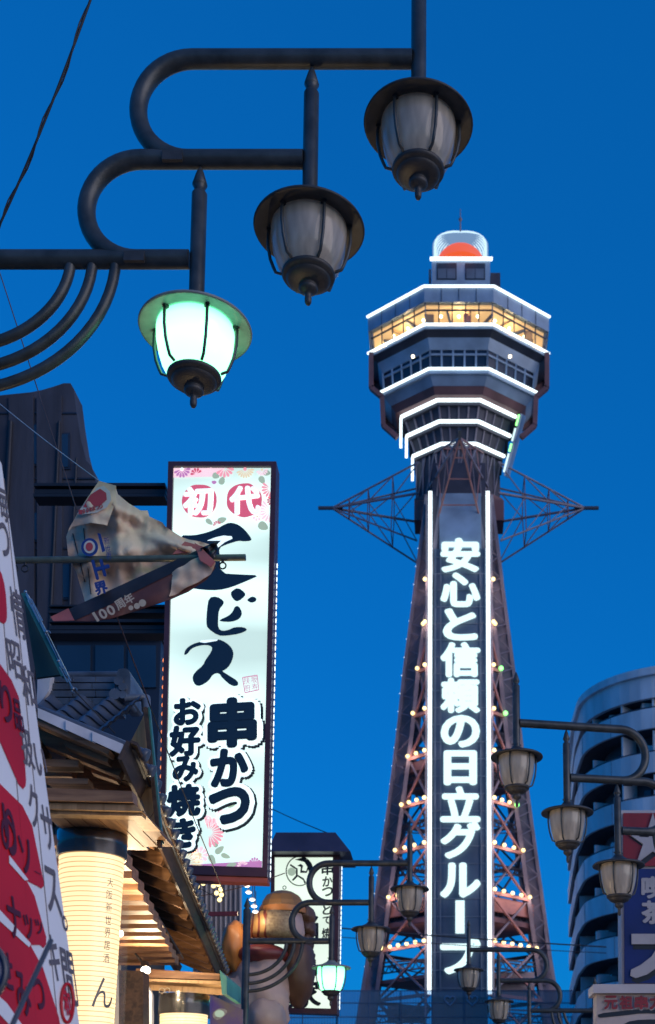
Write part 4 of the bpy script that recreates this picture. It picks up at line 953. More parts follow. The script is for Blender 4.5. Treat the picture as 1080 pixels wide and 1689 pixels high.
letter('letter', '和', 109, 1655, 11, 40, MX, lf * 2, 'red_gloss', lbd, off=0.04, skx=.13, sky_=.5)
for x0, y0, x1, y1 in ((6, 790, 96, 1700), (-8, 860, 60, 1700)):
    mb = MB(); mb.beam(MX(x0, y0) + lf * .5, MX(x1, y1) + lf * .5, 0.002, 0.003, nb); mk('panel_seam', mb, 'char_grey', lbd)
# round blue road sign and grey rod in front of it
paint('sign_blue', (0.004, 0.03, 0.12), 0.3, ns=3); paint('grey_steel', (0.11, 0.11, 0.12), 0.4, 0.4, ns=5)
c = P(-48, 1604, 3.6); rs = 62 * 3.6 / 2000
rsn = thing('round_road_sign', Vector((c.x, c.y, 0)), 'round blue road sign with grey rim at the foot of the red lozenges', 'road sign')
ry = Matrix.Translation(c) @ Matrix.Rotation(R(90), 4, 'X')
mb = MB(); mb.lathe([(0.001, 0.006), (rs * .93, 0.006), (rs * .93, -.004), (.001, -.004)], 40); put('plate', mb.mesh('plate', 'sign_blue'), rsn, mw=ry)
mb = MB(); mb.lathe([(rs * .92, .011), (rs, .011), (rs, -.009), (rs * .92, -.009), (rs * .92, .011)], 40); put('rim', mb.mesh('rim', 'grey_steel'), rsn, mw=ry)
mb = MB(); mb.tube([(c.x, c.y + .03, 0), (c.x, c.y + .03, c.z + rs)], 0.025, 12); mk('pole', mb, 'grey_steel', rsn)
rod = MB(); rod.tube([P(-30, 1800, 3.5), P(84, 1551, 3.9)], 0.0085, 10); o = mk('slanting_rod', rod, 'grey_steel'); tag(o, 'slim grey metal rod slanting up across the red lozenges', 'rod')

# ------------------------------------------------------------------ timber shop front with tiled roofs
wood('timber_x', (0.17, 0.078, 0.036), (0.42, 0.22, 0.105), axis=0); wood('timber_y', (0.12, 0.058, 0.028), (0.31, 0.165, 0.08), axis=1)
wood('timber_dark', (0.035, 0.02, 0.014), (0.10, 0.055, 0.032), axis=1); wood('timber_lit', (0.30, 0.17, 0.07), (0.50, 0.31, 0.15), axis=2)  # last wood: warm light on beams and planks put into its colour
paint('roof_tile', (0.105, 0.125, 0.165), 0.38, ns=5, amt=0.3, bump=0.1); paint('barge_white', (0.76, 0.72, 0.72), 0.5, ns=5, amt=0.1); paint('plaster', (0.55, 0.53, 0.53), 0.8, ns=4, amt=0.1, bump=0.15)
paint('teal_steel', (0.05, 0.20, 0.19), 0.4, ns=4, amt=0.2); paint('galvanised', (0.42, 0.44, 0.48), 0.3, 0.7, ns=8)
YH = 7.5
E0 = P(207, 1240, YH); zE = E0.z; E1 = PZ(364, 1608, zE)
dE = (E1 - E0).normalized(); LE = (E1 - E0).length
sl = (P(68, 1176, YH) - P(207, 1234, YH)); sl = Vector((sl.x, 0, sl.z)).normalized()      # up the slope, to the left
shop = thing('timber_shop', Vector((E0.x - 1.0, (E0.y + E1.y) / 2, 0)), 'timber shop front with tiled eaves, rafters and big paper lanterns under it', 'shop')
RL = 1.15           # roof width up the slope
nrm = sl.cross(dE).normalized()
if nrm.z < 0: nrm = -nrm
def ro(t, u, w=0.0): return E0 + dE * (LE * t) + sl * u + nrm * w      # along, up the slope, out of the roof
# sheathing boards under the tiles
nb_ = 26
for k in range(nb_):
    t0, t1 = (k + .03) / nb_, (k + .97) / nb_
    mb = MB(); mb.hexa([ro(t0, 0, 0), ro(t1, 0, 0), ro(t1, RL, 0), ro(t0, RL, 0), ro(t0, 0, .025), ro(t1, 0, .025), ro(t1, RL, .025), ro(t0, RL, .025)]); mk('roof_board', mb, 'timber_dark', shop)
# rafters
for k in range(16):
    t = (k + .5) / 16; mb = MB(); mb.beam(ro(t, 0.04, -.052), ro(t, RL, -.052), 0.085, 0.10, nrm); mk('rafter', mb, 'timber_x', shop)
mb = MB(); mb.beam(ro(-0.01, -.015, -.02), ro(1.0, -.015, -.02), 0.03, 0.13, nrm); mk('fascia', mb, 'timber_dark', shop)
mb = MB(); mb.beam(ro(-0.01, -.05, .05), ro(1.0, -.05, .05), 0.05, 0.02, nrm); mk('gutter_board', mb, 'timber_dark', shop)
for u, dz in ((0.62, -.16), (1.0, -.16)):
    mb = MB(); mb.beam(ro(0.0, u, dz), ro(1.0, u, dz), 0.09, 0.1, nrm); mk('purlin', mb, 'timber_dark', shop)
# tile rolls up the roof with round eave ends
NT = 30
endm = MB(); endm.lathe([(.001, -.012), (.034, -.012), (.042, -.004), (.042, .03), (.036, .032), (.001, .03)], 14); endm = endm.mesh('eave_tile', 'roof_tile')
rollm = None
for k in range(NT):
    t = (k + .5) / NT; p, q = ro(t, -.07, .075), ro(t, RL, .075)
    rot = (p - q).normalized().to_track_quat('Z', 'Y').to_matrix().to_4x4()
    put('eave_tile', endm, shop, mw=T(p) @ rot)
    mb = MB(); mb.tube([p, q], 0.036, 8); mk('roll_tile', mb, 'roof_tile', shop)
mb = MB(); mb.hexa([ro(0, -.05, .032), ro(1, -.05, .032), ro(1, RL, .032), ro(0, RL, .032), ro(0, -.05, .055), ro(1, -.05, .055), ro(1, RL, .055), ro(0, RL, .055)]); mk('tile_bed', mb, 'roof_tile', shop)
# near gable: white barge plates, timber barges, purlin ends
def prism_y(name, pts, y0, dep, mat, par=shop):
    mb = MB(); mb.prism([P(x, y, y0) for x, y in pts], (0, dep, 0)); return mk(name, mb, mat, par)
for i, (xa_, xb_) in enumerate(((62, 112), (108, 158), (152, 203))):
    def yy(x): return 1170 + (x - 68) * 0.425
    prism_y('barge_plate', [(xa_, yy(xa_)), (xb_, yy(xb_)), (xb_ - 2, yy(xb_) + 17), (xa_, yy(xa_) + 16)], YH - .06 - .02 * i, .018, 'barge_white')
prism_y('barge_board', [(60, 1184), (181, 1237), (178, 1244), (60, 1194)], YH - .03, .12, 'timber_x'); prism_y('barge_board', [(105, 1221), (179, 1249), (177, 1258), (108, 1232)], YH + .1, .1, 'timber_x'); prism_y('barge_board', [(150, 1266), (193, 1281), (191, 1288), (150, 1274)], YH + .45, .1, 'timber_x')
prism_y('gable_plaster', [(66, 1204), (108, 1228), (108, 1254), (70, 1252)], YH + .5, .05, 'plaster')
for (x0, x1, y0, y1, yo) in ((70, 129, 1252, 1265, .2), (72, 118, 1266, 1281, .45), (78, 145, 1283, 1293, .25)):
    prism_y('purlin_end', [(x0, y0), (x1, y0 + 1), (x1, y1), (x0, y1 - 1)], YH + yo, .12, 'timber_x')
prism_y('gable_strut', [(108, 1228), (120, 1233), (120, 1254), (109, 1254)], YH + .4, .1, 'timber_dark'); prism_y('gable_shadow_board', [(60, 1200), (200, 1262), (216, 1300), (60, 1300)], YH + .95, .04, 'timber_dark')
# tie beam and lamp box soffit at the near end
prism_y('tie_beam', [(70, 1299), (218, 1305), (219, 1323), (70, 1320)], YH - .1, .12, 'timber_x'); prism_y('tie_beam', [(70, 1324), (222, 1327), (234, 1338), (70, 1334)], YH - .06, .5, 'timber_lit'); prism_y('tie_beam', [(70, 1336), (234, 1340), (234, 1346), (70, 1342)], YH - .02, .1, 'timber_lit')
zs_ = P(150, 1346, YH).z
for k in range(6):
    xw = lerp(P(70, 1346, YH).x, P(236, 1346, YH).x, k / 6); wd = (P(236, 1346, YH).x - P(70, 1346, YH).x) / 6 - .008
    mb = MB(); mb.box((xw + wd / 2, YH + .45, zs_ + .03), (wd, .84, .025)); mk('soffit_board', mb, 'timber_y', shop)
prism_y('back_beam', [(70, 1378), (240, 1380), (240, 1397), (70, 1394)], YH + .88, .1, 'timber_x')
# lower soffit of stepped slats running back along the wall
zS = P(212, 1432, 9.0).z; ns_ = 12
F0 = P(212, 1432, 9.0); F1 = PZ(291, 1590, zS)
for k in range(ns_):
    t = k / (ns_ - 1); p = lerp(F0, F1, t); mb = MB(); mb.box((p.x - .8, p.y, zS + .05), (1.6, 0.2, 0.10)); mk('slat', mb, 'timber_x', shop)
mb = MB(); a, b = F0 + Vector((-1.0, -.4, .16)), F1 + Vector((-1.0, .5, .16)); mb.beam(a, b, 1.9, .03); mk('slat_backing', mb, 'timber_dark', shop)
# shop wall, corner pillar, far box beam
mb = MB(); a, b = Vector((F0.x - .95, 8.6, 0)), Vector((F1.x - .75, F1.y + .4, 0)); mb.hexa([a, b, b + Vector((-.2, 0, 0)), a + Vector((-.2, 0, 0))] + [q + Vector((0, 0, zS + .1)) for q in (a, b, b + Vector((-.2, 0, 0)), a + Vector((-.2, 0, 0)))]); mk('wall', mb, 'plaster', shop)
prism_y('pillar', [(196, 1600), (236, 1602), (236, 1900), (196, 1900)], 12.2, .25, 'timber_dark')
prism_y('side_board', [(236, 1612), (250, 1640), (250, 1800), (236, 1800)], 13.0, .1, 'plaster')
prism_y('box_beam', [(224, 1597), (362, 1606), (362, 1616), (224, 1612)], 13.2, .3, 'timber_x'); prism_y('box_beam', [(236, 1614), (366, 1618), (370, 1624), (236, 1618)], 13.1, .9, 'timber_lit')
prism_y('soffit_board', [(240, 1622), (300, 1625), (300, 1636), (248, 1633)], 13.4, .04, 'timber_lit'); prism_y('soffit_board', [(301, 1625), (368, 1628), (371, 1641), (301, 1637)], 13.4, .04, 'timber_lit'); prism_y('end_board', [(362, 1600), (374, 1612), (374, 1640), (366, 1640)], 13.0, .9, 'teal_steel')
# upper roof: ridge, end ornament, wavy tile courses, plank flank
YU = 8.7
rz0 = [(1163, 1151), (1150, 1139), (1138, 1127), (1126, 1116)]
for i, (yb_, yt_) in enumerate(rz0):
    for j in range(3):
        xl_ = lerp(76, 190, j / 3) + (6 if i % 2 else 0); xr_ = lerp(76, 190, (j + 1) / 3) + (6 if i % 2 else 0) - 1
        prism_y('ridge_tile', [(xl_, yt_), (xr_, yt_), (xr_, yb_ - 1), (xl_, yb_ - 1)], YU + .02 * i + .004 * j, .32 - .04 * i, 'roof_tile')
mb = MB(); mb.tube([P(72, 1114, YU + .16), P(196, 1113, YU + .16)], .028, 12); mk('ridge_cap', mb, 'roof_tile', shop)
prism_y('ridge_verge', [(62, 1112), (84, 1112), (80, 1140), (66, 1160), (60, 1168)], YU - .02, .3, 'barge_white')
prism_y('end_ornament', smoothpoly([(192, 1106), (200, 1102), (211, 1103), (215, 1112), (215, 1146), (206, 1152), (190, 1150)], 1), YU - .05, .4, 'roof_tile')
for (x, y, r) in ((196, 1124, 8), (203, 1134, 7), (190, 1146, 10), (203, 1147, 7)):
    p = P(x, y, YU - .06); mb = MB(); mb.tube([p + Vector((0, -.02, 0)), p + Vector((0, .3, 0))], r * YU / 2000, 14); mk('ornament_roll', mb, 'roof_tile', shop)
mb = MB(); mb.tube([P(205, 1152, YU - .05), P(236, 1150, YU - .02), P(243, 1156, YU)], .03, 12); mk('verge_roll', mb, 'roof_tile', shop); mb = MB(); mb.tube([P(240, 1150, YU), P(241, 1172, YU - .05)], .034, 12); mk('verge_roll', mb, 'roof_tile', shop)
# wavy pan tiles on the slope facing the lane end, one shared mesh
top0, top1 = P(84, 1160, YU), P(236, 1158, YU); front = 0.62; drop = P(150, 1160, YU).z - P(150, 1222, YU - front).z
cols, crs = 3, 7; tw = (top1.x - top0.x) / cols; tl = math.hypot(front, drop) / crs * 1.18
mb = MB(); vs = []; nx = 14
for v in (0, 1):
    for th_ in (0, .014):
        for i in range(nx + 1):
            u = i / nx; vs.append((u * tw, -v * tl, 0.042 * math.cos(2 * math.pi * u) + th_))
fs = []
for i in range(nx):
    n1 = nx + 1; fs += [(i, i + 1, 2 * n1 + i + 1, 2 * n1 + i), (n1 + i, n1 + i + 1, 3 * n1 + i + 1, 3 * n1 + i), (2 * n1 + i, 2 * n1 + i + 1, 3 * n1 + i + 1, 3 * n1 + i)]
mb.add(vs, fs, True); pant = mb.mesh('pan_tile', 'roof_tile'); tilt = Matrix.Rotation(math.atan2(drop, front) - .03, 4, 'X')
for c_ in range(cols):
    for r_ in range(crs):
        f_ = r_ / crs; p = Vector((top0.x + c_ * tw - 0.02 * r_, YU - front * f_, top0.z - drop * f_ + .012))
        put('pan_tile', pant, shop, mw=T(p) @ tilt)
for k in range(4):
    xs_ = [(212, 1212), (238, 1158), (246, 1160), (266, 1400), (256, 1384)]
    a0, a1 = lerp(0, 1, k / 4), lerp(0, 1, (k + .94) / 4)
    def edge_l(s_): return interp([(0, 207), (1, 258)], s_), interp([(0, 1240), (1, 1390)], s_)
    lx0, ly0 = edge_l(a0); lx1, ly1 = edge_l(a1); rx0 = lerp(241, 262, a0); rx1 = lerp(241, 262, a1); ry0 = lerp(1172, 1392, a0); ry1 = lerp(1172, 1392, a1)
    prism_y('flank_plank', [(lx0, ly0), (rx0, ry0), (rx1, ry1), (lx1, ly1)], 8.3 + .001 * k, .03, 'timber_lit')
mb = MB(); mb.beam(P(240, 1168, 8.2), P(264, 1400, 8.2), .025, .05, (0, 1, 0)); mk('flank_edge', mb, 'timber_dark', shop); mb = MB(); mb.beam(P(246, 1168, 8.22), P(268, 1392, 8.22), .012, .04, (0, 1, 0)); mk('flank_flashing', mb, 'teal_steel', shop)

# ------------------------------------------------------------------ paper lanterns
m, t, b = base_mat('lantern_paper')
tc = t.nodes.new('ShaderNodeTexCoord'); wv = t.nodes.new('ShaderNodeTexWave'); wv.wave_type = 'BANDS'; wv.bands_direction = 'Z'; wv.inputs['Scale'].default_value = 0.314 / 0.033; wv.inputs['Distortion'].default_value = 0.15
rp = t.nodes.new('ShaderNodeValToRGB'); cr = rp.color_ramp; cr.elements[0].position = 0.0; cr.elements[0].color = (0.50, 0.24, 0.05, 1); cr.elements[1].position = 0.16; cr.elements[1].color = (1.0, 0.74, 0.36, 1)
t.links.new(tc.outputs['Object'], wv.inputs[0]); t.links.new(wv.outputs['Color'], rp.inputs[0]); t.links.new(rp.outputs[0], b.inputs['Emission Color']); b.inputs['Emission Strength'].default_value = 1.4; b.inputs['Base Color'].default_value = (0.4, 0.35, 0.25, 1); b.inputs['Roughness'].default_value = 0.6
paint('lantern_black', (0.014, 0.013, 0.014), 0.18, ns=6, coat=0.5); thin_glass('clear_plastic', (0.97, 0.98, 0.97), 0.95, 0.25); paint('rope', (0.55, 0.48, 0.36), 0.8, ns=20); ink('lantern_ink', (0.03, 0.018, 0.01))
def lantern(px, ytop, Y, rad, length, label, taper=0.0, chars_=(), watts=120):
    c = P(px, ytop, Y); o = thing('paper_lantern', c - Vector((0, 0, length)), label, 'lantern')
    caph = rad * .80; mb = MB(); mb.lathe([(rad * .2, c.z), (rad * .96, c.z - .004), (rad, c.z - .012), (rad * 1.0, c.z - caph), (rad * .93, c.z - caph - .004), (rad * .9, c.z - caph + .02)], 36, (c.x, c.y, 0)); mk('top_cap', mb, 'lantern_black', o)
    prof = []; n = int(length / 0.033) * 4
    for k in range(n + 1):
        z = c.z - caph - (length - caph - .15) * k / n; f = k / n
        prof.append((rad * (.93 - taper * f) * (1 - .012 * (0.5 + .5 * math.cos(2 * math.pi * k / 4))), z))
    mb = MB(); mb.lathe(prof, 36, (c.x, c.y, 0)); body = mk('paper_body', mb, 'lantern_paper', o)
    zb_2 = prof[-1][1]; rb_ = prof[-1][0]; mb = MB(); mb.lathe([(rb_ * 1.0, zb_2 + .01), (rb_ * 1.04, zb_2), (rb_ * 1.04, zb_2 - .13), (.01, zb_2 - .14)], 36, (c.x, c.y, 0)); mk('bottom_cap', mb, 'lantern_black', o)
    mb = MB(); mb.lathe([(rad * 1.08, c.z + .006), (rad * 1.08, c.z - length + .2)], 36, (c.x + .006, c.y, 0)); put('plastic_cover', mb.mesh('plastic_cover', 'clear_plastic'), o)
    pts = [(c.x + .1 * math.sin(k * .9) * rad * 3, c.y - rad * .4 + .02 * math.cos(k * 2.0), c.z + .012 + .012 * math.sin(k * 1.7)) for k in range(22)]
    mb = MB(); mb.tube(pts, .006, 6); mb.tube([(c.x, c.y, c.z), (c.x, c.y, c.z + .22)], .006, 6)
    for s_ in (-1, 1): mb.tube([(c.x - rad * .6 + s_ * .03 * (1 - math.cos(k * .7)), c.y - rad * .8, c.z + .02 + .03 * math.sin(k * .7)) for k in range(10)], .005, 6)
    mk('rope', mb, 'rope', o)
    ld = bpy.data.lights.new('lantern_light', 'POINT'); ld.energy = watts; ld.color = (1.0, 0.70, 0.36); ld.shadow_soft_size = 0.12
    lo = bpy.data.objects.new('lantern_light', ld); COL.objects.link(lo); lo.parent = o; lo.matrix_parent_inverse = T(o.location).inverted(); lo.location = (c.x + rad * .9, c.y + rad * .9, c.z - length + .05)
    for ch, ang, dz, hh in chars_:
        vs, fs, bb = glyph(ch, 0.0, 0.0); mb = MB(); out = []
        for v in vs:
            x = ((v.x - bb[0]) / max(.01, bb[1] - bb[0]) - .5) * hh * .8; z = ((v.y - bb[2]) / max(.01, bb[3] - bb[2]) - .5) * hh
            f = max(0, (dz - caph) / (length - caph)); rr = rad * (.93 - taper * f) + .004; a = R(-90 + ang) + x / rr
            out.append((c.x + rr * math.cos(a), c.y + rr * math.sin(a), c.z - dz + z))
        mb.add(out, fs); put('letter', mb.mesh('letter', 'lantern_ink'), o)
    return o
lantern(153, 1372, 8.05, 0.232, 1.75, 'large cream paper lantern with black cap hanging at the near gable of the timber shop', 0.16,
        [(ch, 52, .38 + .085 * i, .06) for i, ch in enumerate('大阪新世界居酒')] + [('ん', 50, 1.12, .2)])
lantern(304, 1641, 13.55, 0.285, 1.3, 'paper lantern with black cap under the far box beam of the timber shop', 0.06)

# ------------------------------------------------------------------ small lights
def spot(px, py, Y, label, d=(0.25, -0.75, -0.6), s=.055, watts=60):
    p = P(px, py, Y); dv = Vector(d).normalized(); o = thing('spotlight', p, label, 'spotlight')
    mb = MB(); mb.tube([p, p - dv * .02, p - dv * .14, p - dv * .17], [s, s, s * .8, s * .4], 14, cap=False); mb.tube([p - dv * .1, p - dv * .1 + Vector((-.12, .05, .14))], .012, 8); mk('housing', mb, 'black_steel', o)
    mb = MB(); mb.tube([p - dv * .006, p - dv * .016], s * .9, 14); mk('lens', mb, 'downlight', o)
    ld = bpy.data.lights.new('spot_light', 'POINT'); ld.energy = watts; ld.color = (1.0, 0.78, 0.5); ld.shadow_soft_size = 0.04
    lo = bpy.data.objects.new('spot_light', ld); COL.objects.link(lo); lo.parent = o; lo.matrix_parent_inverse = T(p).inverted(); lo.location = p + dv * .04
spot(240, 1601, 12.6, 'black spotlight shining from the far box beam'); spot(199, 1540, 9.6, 'bright spotlight behind the large lantern', (0.7, -0.7, -.1), .028)
for i, (x, y) in enumerate(((407, 1460), (410, 1471), (416, 1483), (419, 1494), (421, 1503))):
    p = P(x, y, 19.9 + i * .12); o = thing('downlight', p, ('lit downlight under the vertical sign, ' + ['first', 'second', 'third', 'fourth', 'fifth'][i] + ' back from its foot'), 'lamp', 'row of downlights')
    mb = MB(); mb.lathe([(.001, .035), (.03, .03), (.055, .0), (.058, -.006)], 16, p); mk('shade', mb, 'galvanised', o); mb = MB(); mb.sphere(p + Vector((0, 0, -.01)), .05, 12, (1, 1, .5)); mk('bulb', mb, 'downlight', o)
    mb = MB(); mb.tube([p + Vector((0, 0, .03)), p + Vector((0, 0, .35))], .008, 6); mk('stem', mb, 'black_steel', o)
    ld = bpy.data.lights.new('downlight_light', 'POINT'); ld.energy = 3.0; ld.color = (1.0, 0.78, 0.52); ld.shadow_soft_size = .05; put('downlight_light', ld, o, mw=T(p + Vector((0, 0, -.07))))
yb = MB().sphere((0, 0, 0), .035, 10).mesh('string_bulb', 'bulb_warm')
fest = thing('festoon', P(355, 1475, 17.5), 'short cluster of amber festoon bulbs under the vertical sign', 'string lights')
fp_ = [(352, 1461), (360, 1459), (364, 1467), (357, 1473), (365, 1476), (362, 1484), (317, 1458), (325, 1462), (335, 1457)]
for x, y in fp_: put('string_bulb', yb, fest, mw=T(P(x, y, 17.5)))
mb = MB(); mb.tube([P(x, y, 17.53) for x, y in fp_], .006, 6); mk('cable', mb, 'black_steel', fest)

# ------------------------------------------------------------------ crumpled festival flag on its pole
m, t, b = base_mat('flag_canvas')
tc = t.nodes.new('ShaderNodeTexCoord'); nz = t.nodes.new('ShaderNodeTexNoise'); nz.inputs['Scale'].default_value = 3.2; nz.inputs['Detail'].default_value = 3; nz.inputs['Distortion'].default_value = 0.7
rp = t.nodes.new('ShaderNodeValToRGB'); cr = rp.color_ramp; cr.elements[0].position = 0.30; cr.elements[0].color = (0.22, 0.11, 0.065, 1); cr.elements[1].position = 0.60; cr.elements[1].color = (0.78, 0.58, 0.43, 1); e = cr.elements.new(0.40); e.color = (0.62, 0.41, 0.28, 1)
n2 = t.nodes.new('ShaderNodeTexNoise'); n2.inputs['Scale'].default_value = 60; n2.inputs['Detail'].default_value = 3; bp = t.nodes.new('ShaderNodeBump'); bp.inputs['Strength'].default_value = 0.15; bp.inputs['Distance'].default_value = 0.004
t.links.new(tc.outputs['Object'], nz.inputs[0]); t.links.new(nz.outputs[0], rp.inputs[0]); t.links.new(rp.outputs[0], b.inputs['Base Color']); t.links.new(tc.outputs['Object'], n2.inputs[0]); t.links.new(n2.outputs[0], bp.inputs['Height']); t.links.new(bp.outputs[0], b.inputs['Normal']); b.inputs['Roughness'].default_value = 0.6
paint('flag_dark', (0.030, 0.026, 0.032), 0.35, ns=7, amt=0.3); paint('flag_rust', (0.22, 0.070, 0.050), 0.5, ns=6, c2=(0.085, 0.028, 0.026)); paint('flag_salmon', (0.48, 0.13, 0.12), 0.5, ns=8); ink('flag_blue', (0.02, 0.045, 0.22)); ink('flag_white', (0.62, 0.56, 0.52)); ink('flag_red', (0.48, 0.06, 0.07)); ink('flag_cream', (0.55, 0.42, 0.30)); ink('flag_line', (0.03, 0.02, 0.02))
YG = 7.0
fl_ = thing('festival_flag', P(255, 922, YG), 'crumpled weathered festival flag wrapped round a thin green pole', 'flag')
def fold(x, y):
    """Depth of the cloth at a picture point: sagging folds fanning out from the knot."""
    kx, ky = 350, 905; dx, dy = x - kx, y - ky; a = math.atan2(dy, dx); r = math.hypot(dx, dy)
    w = 0.030 * math.sin(a * 13 + r * .012) * min(1, r / 120) + 0.028 * noise.noise((x * .018, y * .018, 3.1)) + 0.030 * abs(noise.noise((x * .05, y * .03, 1.7))) + 0.022 * abs(noise.noise(((x + y) * .06, (y - x) * .14, 4.2))) - .012
    ridge = 0.0
    for (cx_, cy_, cs, amp, wd) in ((246, 870, .55, .05, 11), (215, 905, 1.2, .04, 13), (190, 850, 1.5, .05, 10), (290, 900, .35, .045, 9), (150, 930, 1.45, .035, 12)):
        d = abs((x - cx_) * math.sin(cs) - (y - cy_) * math.cos(cs)); ridge -= amp * math.exp(-(d / wd) ** 2)
    return w * 1.3 + ridge
def MF(px, py): return P(px, py, YG + fold(px, py))
def cloth(name, outline, mat, M, par, step=5, bias=0.0):
    pts = [Vector(p) for p in outline]; n = len(pts); xs = [p.x for p in pts]; ys = [p.y for p in pts]
    def inside(x, y):
        c = False; j = n - 1
        for i in range(n):
            if (pts[i].y > y) != (pts[j].y > y) and x < (pts[j].x - pts[i].x) * (y - pts[i].y) / (pts[j].y - pts[i].y) + pts[i].x: c = not c
            j = i
        return c
    dense = []
    for a, b in zip(pts, pts[1:] + pts[:1]):
        k = max(1, int((b - a).length / step)); dense += [lerp(a, b, i / k) for i in range(k)]
    nd = len(dense); ins = []
    y = min(ys) + step / 2; row = 0
    while y < max(ys):
        x = min(xs) + (row % 2) * step / 2
        while x < max(xs):
            if inside(x, y) and min((Vector((x, y)) - d).length for d in dense) > step * .55: ins.append(Vector((x, y)))
            x += step
        y += step * .87; row += 1
    r = delaunay_2d_cdt(dense + ins, [(i, (i + 1) % nd) for i in range(nd)], [], 1, 1e-4)
    mb = MB(); vs = [M(v.x, v.y) + Vector((0, bias, 0)) for v in r[0]]; mb.add(vs, [tuple(f) for f in r[2]], True)
    mb2 = [v + Vector((0, 0.006, 0)) for v in vs]; mb.add(mb2, [tuple(reversed(f)) for f in r[2]], True)
    return put(name, mb.mesh(name, mat), par)
cloth('cloth', [(163, 795), (190, 802), (194, 815), (212, 830), (232, 842), (243, 842), (246, 852), (268, 862), (272, 868), (290, 880), (300, 886), (312, 890), (330, 893), (352, 900), (352, 925), (330, 945), (290, 960), (240, 985), (190, 1000), (140, 995), (138, 985), (126, 945), (112, 915), (109, 885), (115, 868), (130, 845)], 'flag_canvas', MF, fl_, 5)
cloth('turned_corner', smoothpoly([(163, 793), (191, 801), (190, 828), (176, 866), (150, 862), (118, 869), (112, 876), (130, 842)], 0), 'flag_canvas', lambda x, y: P(x, y, YG - .165 + .3 * fold(x + 40, y)), fl_, 5)
MF2 = lambda x, y: P(x, y, YG - .11 + .012 * math.sin((x + 2 * y) * .045) + .02 * noise.noise((x * .02, y * .02, 9)))
cloth('rolled_hem', [(84, 1018), (112, 1005), (350, 896), (358, 908), (300, 938), (250, 962), (180, 998), (122, 1024), (88, 1024)], 'flag_dark', MF2, fl_, 5)
cloth('lower_fold', [(122, 1024), (180, 996), (250, 961), (300, 937), (332, 922), (355, 935), (340, 955), (310, 975), (280, 988), (230, 1005), (180, 1020), (150, 1024)], 'flag_rust', MF2, fl_, 5, .004)
cloth('lower_fold', [(283, 945), (332, 918), (328, 908), (357, 932), (348, 948), (318, 968), (280, 986), (284, 965)], 'flag_canvas', lambda x, y: MF2(x, y) + Vector((0, -.012 + .03 * noise.noise((x * .05, y * .05, 2)), 0)), fl_, 4)
cloth('salmon_tip', [(84, 1018), (113, 1004), (123, 1024), (88, 1025)], 'flag_salmon', MF2, fl_, 4, -.006); cloth('salmon_tip', [(323, 901), (330, 905), (357, 932), (350, 941), (332, 930)], 'flag_salmon', MF2, fl_, 4, -.045); cloth('salmon_tip', [(282, 910), (303, 889), (336, 898), (318, 906)], 'flag_salmon', MF2, fl_, 4, .03)
cloth('knot', [(330, 904), (345, 898), (358, 893), (356, 915), (348, 925), (337, 915)], 'flag_dark', lambda x, y: P(x, y, YG - .15 + .05 * noise.noise((x * .12, y * .12, 5))), fl_, 3)
for a_, b_ in (((120, 880), (140, 960)), ((138, 872), (150, 980))):
    mb = MB(); pts = [MF(lerp(a_[0], b_[0], k / 8), lerp(a_[1], b_[1], k / 8)) + Vector((0, -.002, 0)) for k in range(9)]; mb.tube(pts, .0035, 6); mk('seam', mb, 'flag_line', fl_)
def fdec(name, pts, mat, l, M=MF): return shape(name, pts, M, (0, -l, 0), mat, fl_)
MT = lambda x, y: P(x, y, YG - .055 + .6 * fold(x + 40, y))
half = [(160, 806), (172, 803), (182, 812), (184, 826), (177, 838), (160, 847), (136, 850), (128, 848)]
fdec('badge', half, 'flag_white', .010, lambda x, y: P(x, y, YG - .20)); fdec('badge_disc', [(150, 818), (166, 808), (176, 815), (177, 826), (168, 834), (148, 839), (138, 838)], 'flag_red', .014, lambda x, y: P(x, y, YG - .20))
for i, ch in enumerate('100年まつり'): letter('letter', ch, 134 + 5.6 * i, 847 - 1.6 * i, 5.2 if i > 2 else 3.4, 7, lambda x, y: P(x, y, YG - .20), (0, -.016, 0), 'flag_red', fl_, off=.04)
MQ = lambda x, y: P(x, y, YG - .125)
fdec('roundel', disc(148, 903, 14, 15), 'flag_blue', .004, MQ); fdec('roundel', disc(148, 903, 9.5, 10.5), 'flag_white', .007, MQ); fdec('roundel', disc(148, 903, 6, 7), 'flag_red', .010, MQ)
fdec('blue_stroke', [(161, 880), (166, 881), (174, 909), (169, 912)], 'flag_blue', .006, MQ)
letter('letter', '新', 176, 893, 9, 12, MQ, (0, -.006, 0), 'flag_blue', fl_, rot=R(-10)); letter('letter', '世', 178, 906, 9, 12, MQ, (0, -.006, 0), 'flag_blue', fl_, rot=R(-10)); letter('letter', '界', 180, 919, 9, 12, MQ, (0, -.006, 0), 'flag_blue', fl_, rot=R(-10))
letter('letter', '土', 168, 938, 30, 24, MQ, (0, -.006, 0), 'flag_blue', fl_, off=.06, rot=R(75)); letter('letter', '界', 168, 972, 20, 20, MQ, (0, -.02, 0), 'flag_blue', fl_, off=.05, rot=R(-15))
for i, (ch, w) in enumerate((('1', 3), ('0', 11), ('0', 11), ('周', 15), ('年', 15))): letter('letter', ch, (158, 170, 183, 198, 213)[i], (1018, 1013, 1007, 997, 988)[i], w, 16, lambda x, y: P(x, y, YG - .165), (0, -.004, 0), 'flag_cream', fl_, off=.03, rot=R(-32))
for x, y, r in ((216, 1003, 4), (226, 1000, 5), (235, 995, 6)): fdec('dot', disc(x, y, r, r), 'flag_cream', .004, lambda x_, y_: P(x_, y_, YG - .15))
paint('pole_green', (0.12, 0.14, 0.115), 0.4, 0.2, ns=10, amt=0.25)
